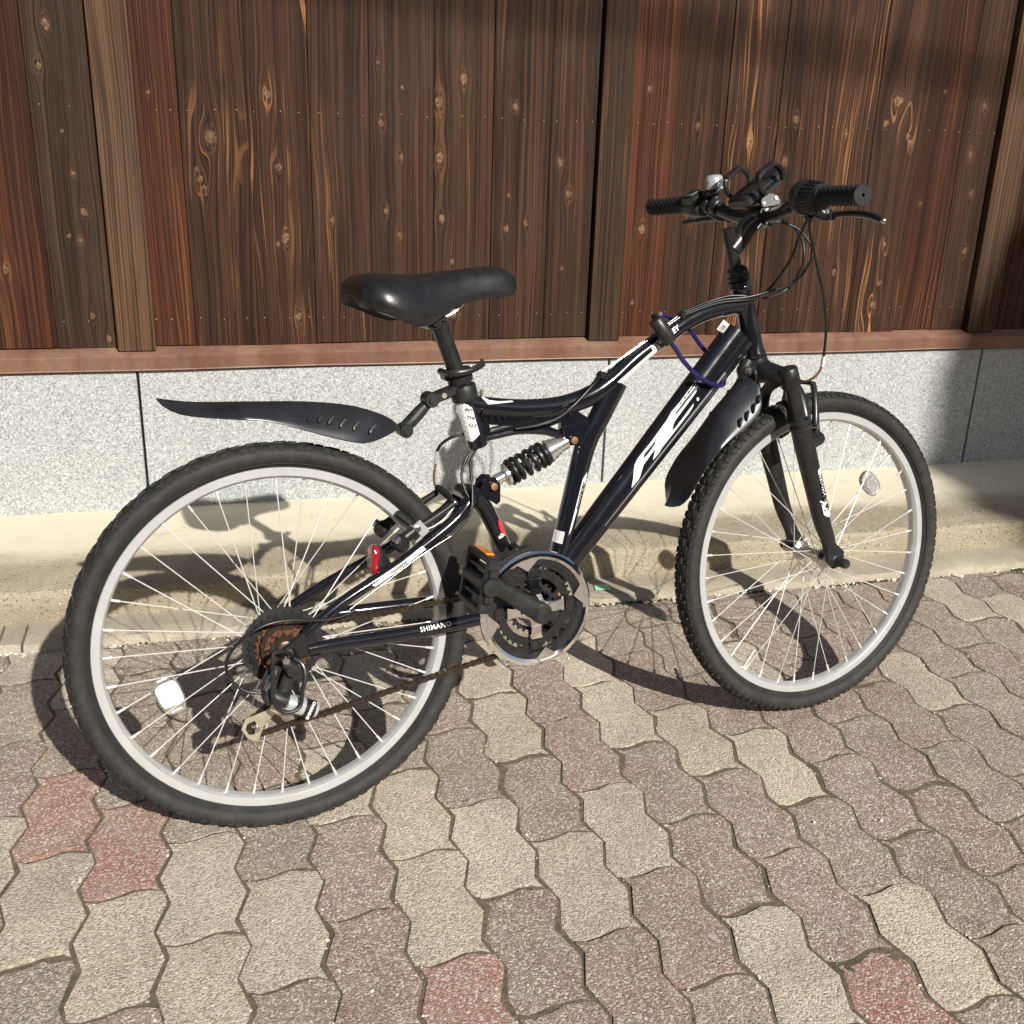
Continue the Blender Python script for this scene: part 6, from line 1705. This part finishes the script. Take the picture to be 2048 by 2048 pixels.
# red rear reflector on the stay
mb = MB()
ax_ = V((-0.985, -0.02, 0.13)).normalized(); c = V((0.1605, -0.030, 0.4480))
a_ = V((0, 0, 1)); a_ = (a_ - ax_ * a_.dot(ax_)).normalized(); b_ = ax_.cross(a_)
rings = []
for h, k in ((0.0, 0.96), (0.003, 1.0), (0.008, 0.98), (0.0105, 0.80), (0.0110, 0.5)):
    ring = []
    for q in range(28):
        th = 2 * math.pi * q / 28
        cu_, su_ = math.copysign(abs(math.cos(th)) ** 0.6, math.cos(th)), math.copysign(abs(math.sin(th)) ** 0.6, math.sin(th))
        ring.append(c + ax_ * h + a_ * (cu_ * 0.0240 * k) + b_ * (su_ * 0.0170 * k))
    rings.append(ring)
mb.ring_loft(rings)
rl = part(mb, 'reflector', 'red_lens')
mb = MB()
rings = []
for h, k in ((0.001, 1.0), (-0.004, 0.97), (-0.012, 0.70), (-0.022, 0.35)):
    rings.append([c + ax_ * h + a_ * (math.cos(2 * math.pi * q / 20) * 0.0235 * k) + b_ * (math.sin(2 * math.pi * q / 20) * 0.0185 * k) - a_ * (0.010 * (1 - k)) for q in range(20)])
mb.ring_loft(rings)
mb.tube([c - ax_ * 0.018 - a_ * 0.008, V((0.1760, -0.040, 0.4320)), V((0.1790, -0.048, 0.4290))], [0.008, 0.007, 0.009], 10, 2)
mb.rod((0.170, -0.043, 0.4240), (0.187, -0.046, 0.4335), 0.0130, 16, 0.002)
part(mb, 'reflector_mount', 'black_plastic', rl)
mb = MB(); mb.ball((0.1745, -0.0480, 0.4330), 0.0056, 10, 6); part(mb, 'bolt', 'brushed_steel', rl)

# ------------------------------------------------------------------ cable lock hung round the frame
lock = thing('cable_lock', 'navy blue cable lock with black cylinder looped around the bicycle frame', 'lock')
lock.matrix_world = bike.matrix_world.copy()
mb = MB(); l0, l1 = V((0.6781, -0.030, 0.8087)), V((0.7057, -0.038, 0.7683)); ld = (l1 - l0)
mb.lathe([(0.008, -0.001), (0.0125, 0.000), (0.0138, 0.002), (0.0138, 0.030), (0.0130, 0.033), (0.0132, 0.036), (0.0124, 0.038), (0.0126, 0.041), (0.0115, 0.043), (0.0110, 0.049), (0.006, 0.051)], l0, ld, 22)
mb.rod(l0 + V((0.010, 0.008, -0.008)), l0 + V((0.016, 0.028, 0.004)), 0.0075, 12, 0.001)
part(mb, 'lock_cylinder', 'black_plastic', lock)
mb = MB(); mb.rod(l0 + V((0.010, -0.001, 0.004)), l0 + V((0.013, 0.005, 0.010)), 0.004, 8); part(mb, 'latch', 'chrome', lock)
mb = MB()
LOOP = [(0.7050, -0.0375, 0.7690), (0.7160, -0.038, 0.7560), (0.7285, -0.040, 0.7378), (0.7548, -0.041, 0.7116), (0.7879, -0.037, 0.6923), (0.8181, -0.027, 0.6843), (0.8415, -0.004, 0.6880), (0.8480, 0.022, 0.7030), (0.8360, 0.034, 0.7280), (0.8140, 0.036, 0.7530), (0.7849, 0.031, 0.7827), (0.7452, 0.026, 0.8029), (0.7230, 0.018, 0.8100), (0.7050, 0.006, 0.8130), (0.6930, -0.006, 0.8125)]
mb.tube(LOOP, 0.0042, 12, 6)
part(mb, 'lock_cable', 'navy_cable', lock, 60)

# ------------------------------------------------------------------ the house across the street (unseen; added behind the viewer to shut off the low sky)
added_house = thing('added_house', 'unseen sky-blocking two storey house across the road, facing the wooden wall', 'added_house', (0, -12.5, 0))
simple('plaster_wall', (0.30, 0.27, 0.22), 0.9, grime=0.15, gscale=3)
simple('window_glass', (0.03, 0.035, 0.04), 0.08, 0, 0.6, grime=0.1)
mb = MB(); mb.box((0, 0, 2.75), (22, 6.4, 5.5)); mb.build('wall', 'plaster_wall', added_house, smooth=0)
mb = MB(); mb.ring_loft([[V((x, -4.1, 5.3)), V((x, 4.1, 5.3)), V((x, 4.1, 5.45)), V((x, 0, 7.4)), V((x, -4.1, 5.45))] for x in (-11.8, 11.8)]); mb.build('roof', 'roof_tile', added_house, smooth=0)
for zc in (1.5, 4.1):
    for xc in (-8.4, -5.2, -2.0, 1.6, 5.0, 8.4):
        mb = MB(); mb.box((xc, 3.22, zc), (1.7, 0.10, 1.25)); w_ = mb.build('window', 'steel_grey', added_house, smooth=0)
        for e in (-0.4, 0.4):
            mb = MB(); mb.box((xc + e, 3.275, zc), (0.74, 0.03, 1.12)); mb.build('pane', 'window_glass', w_, smooth=0)
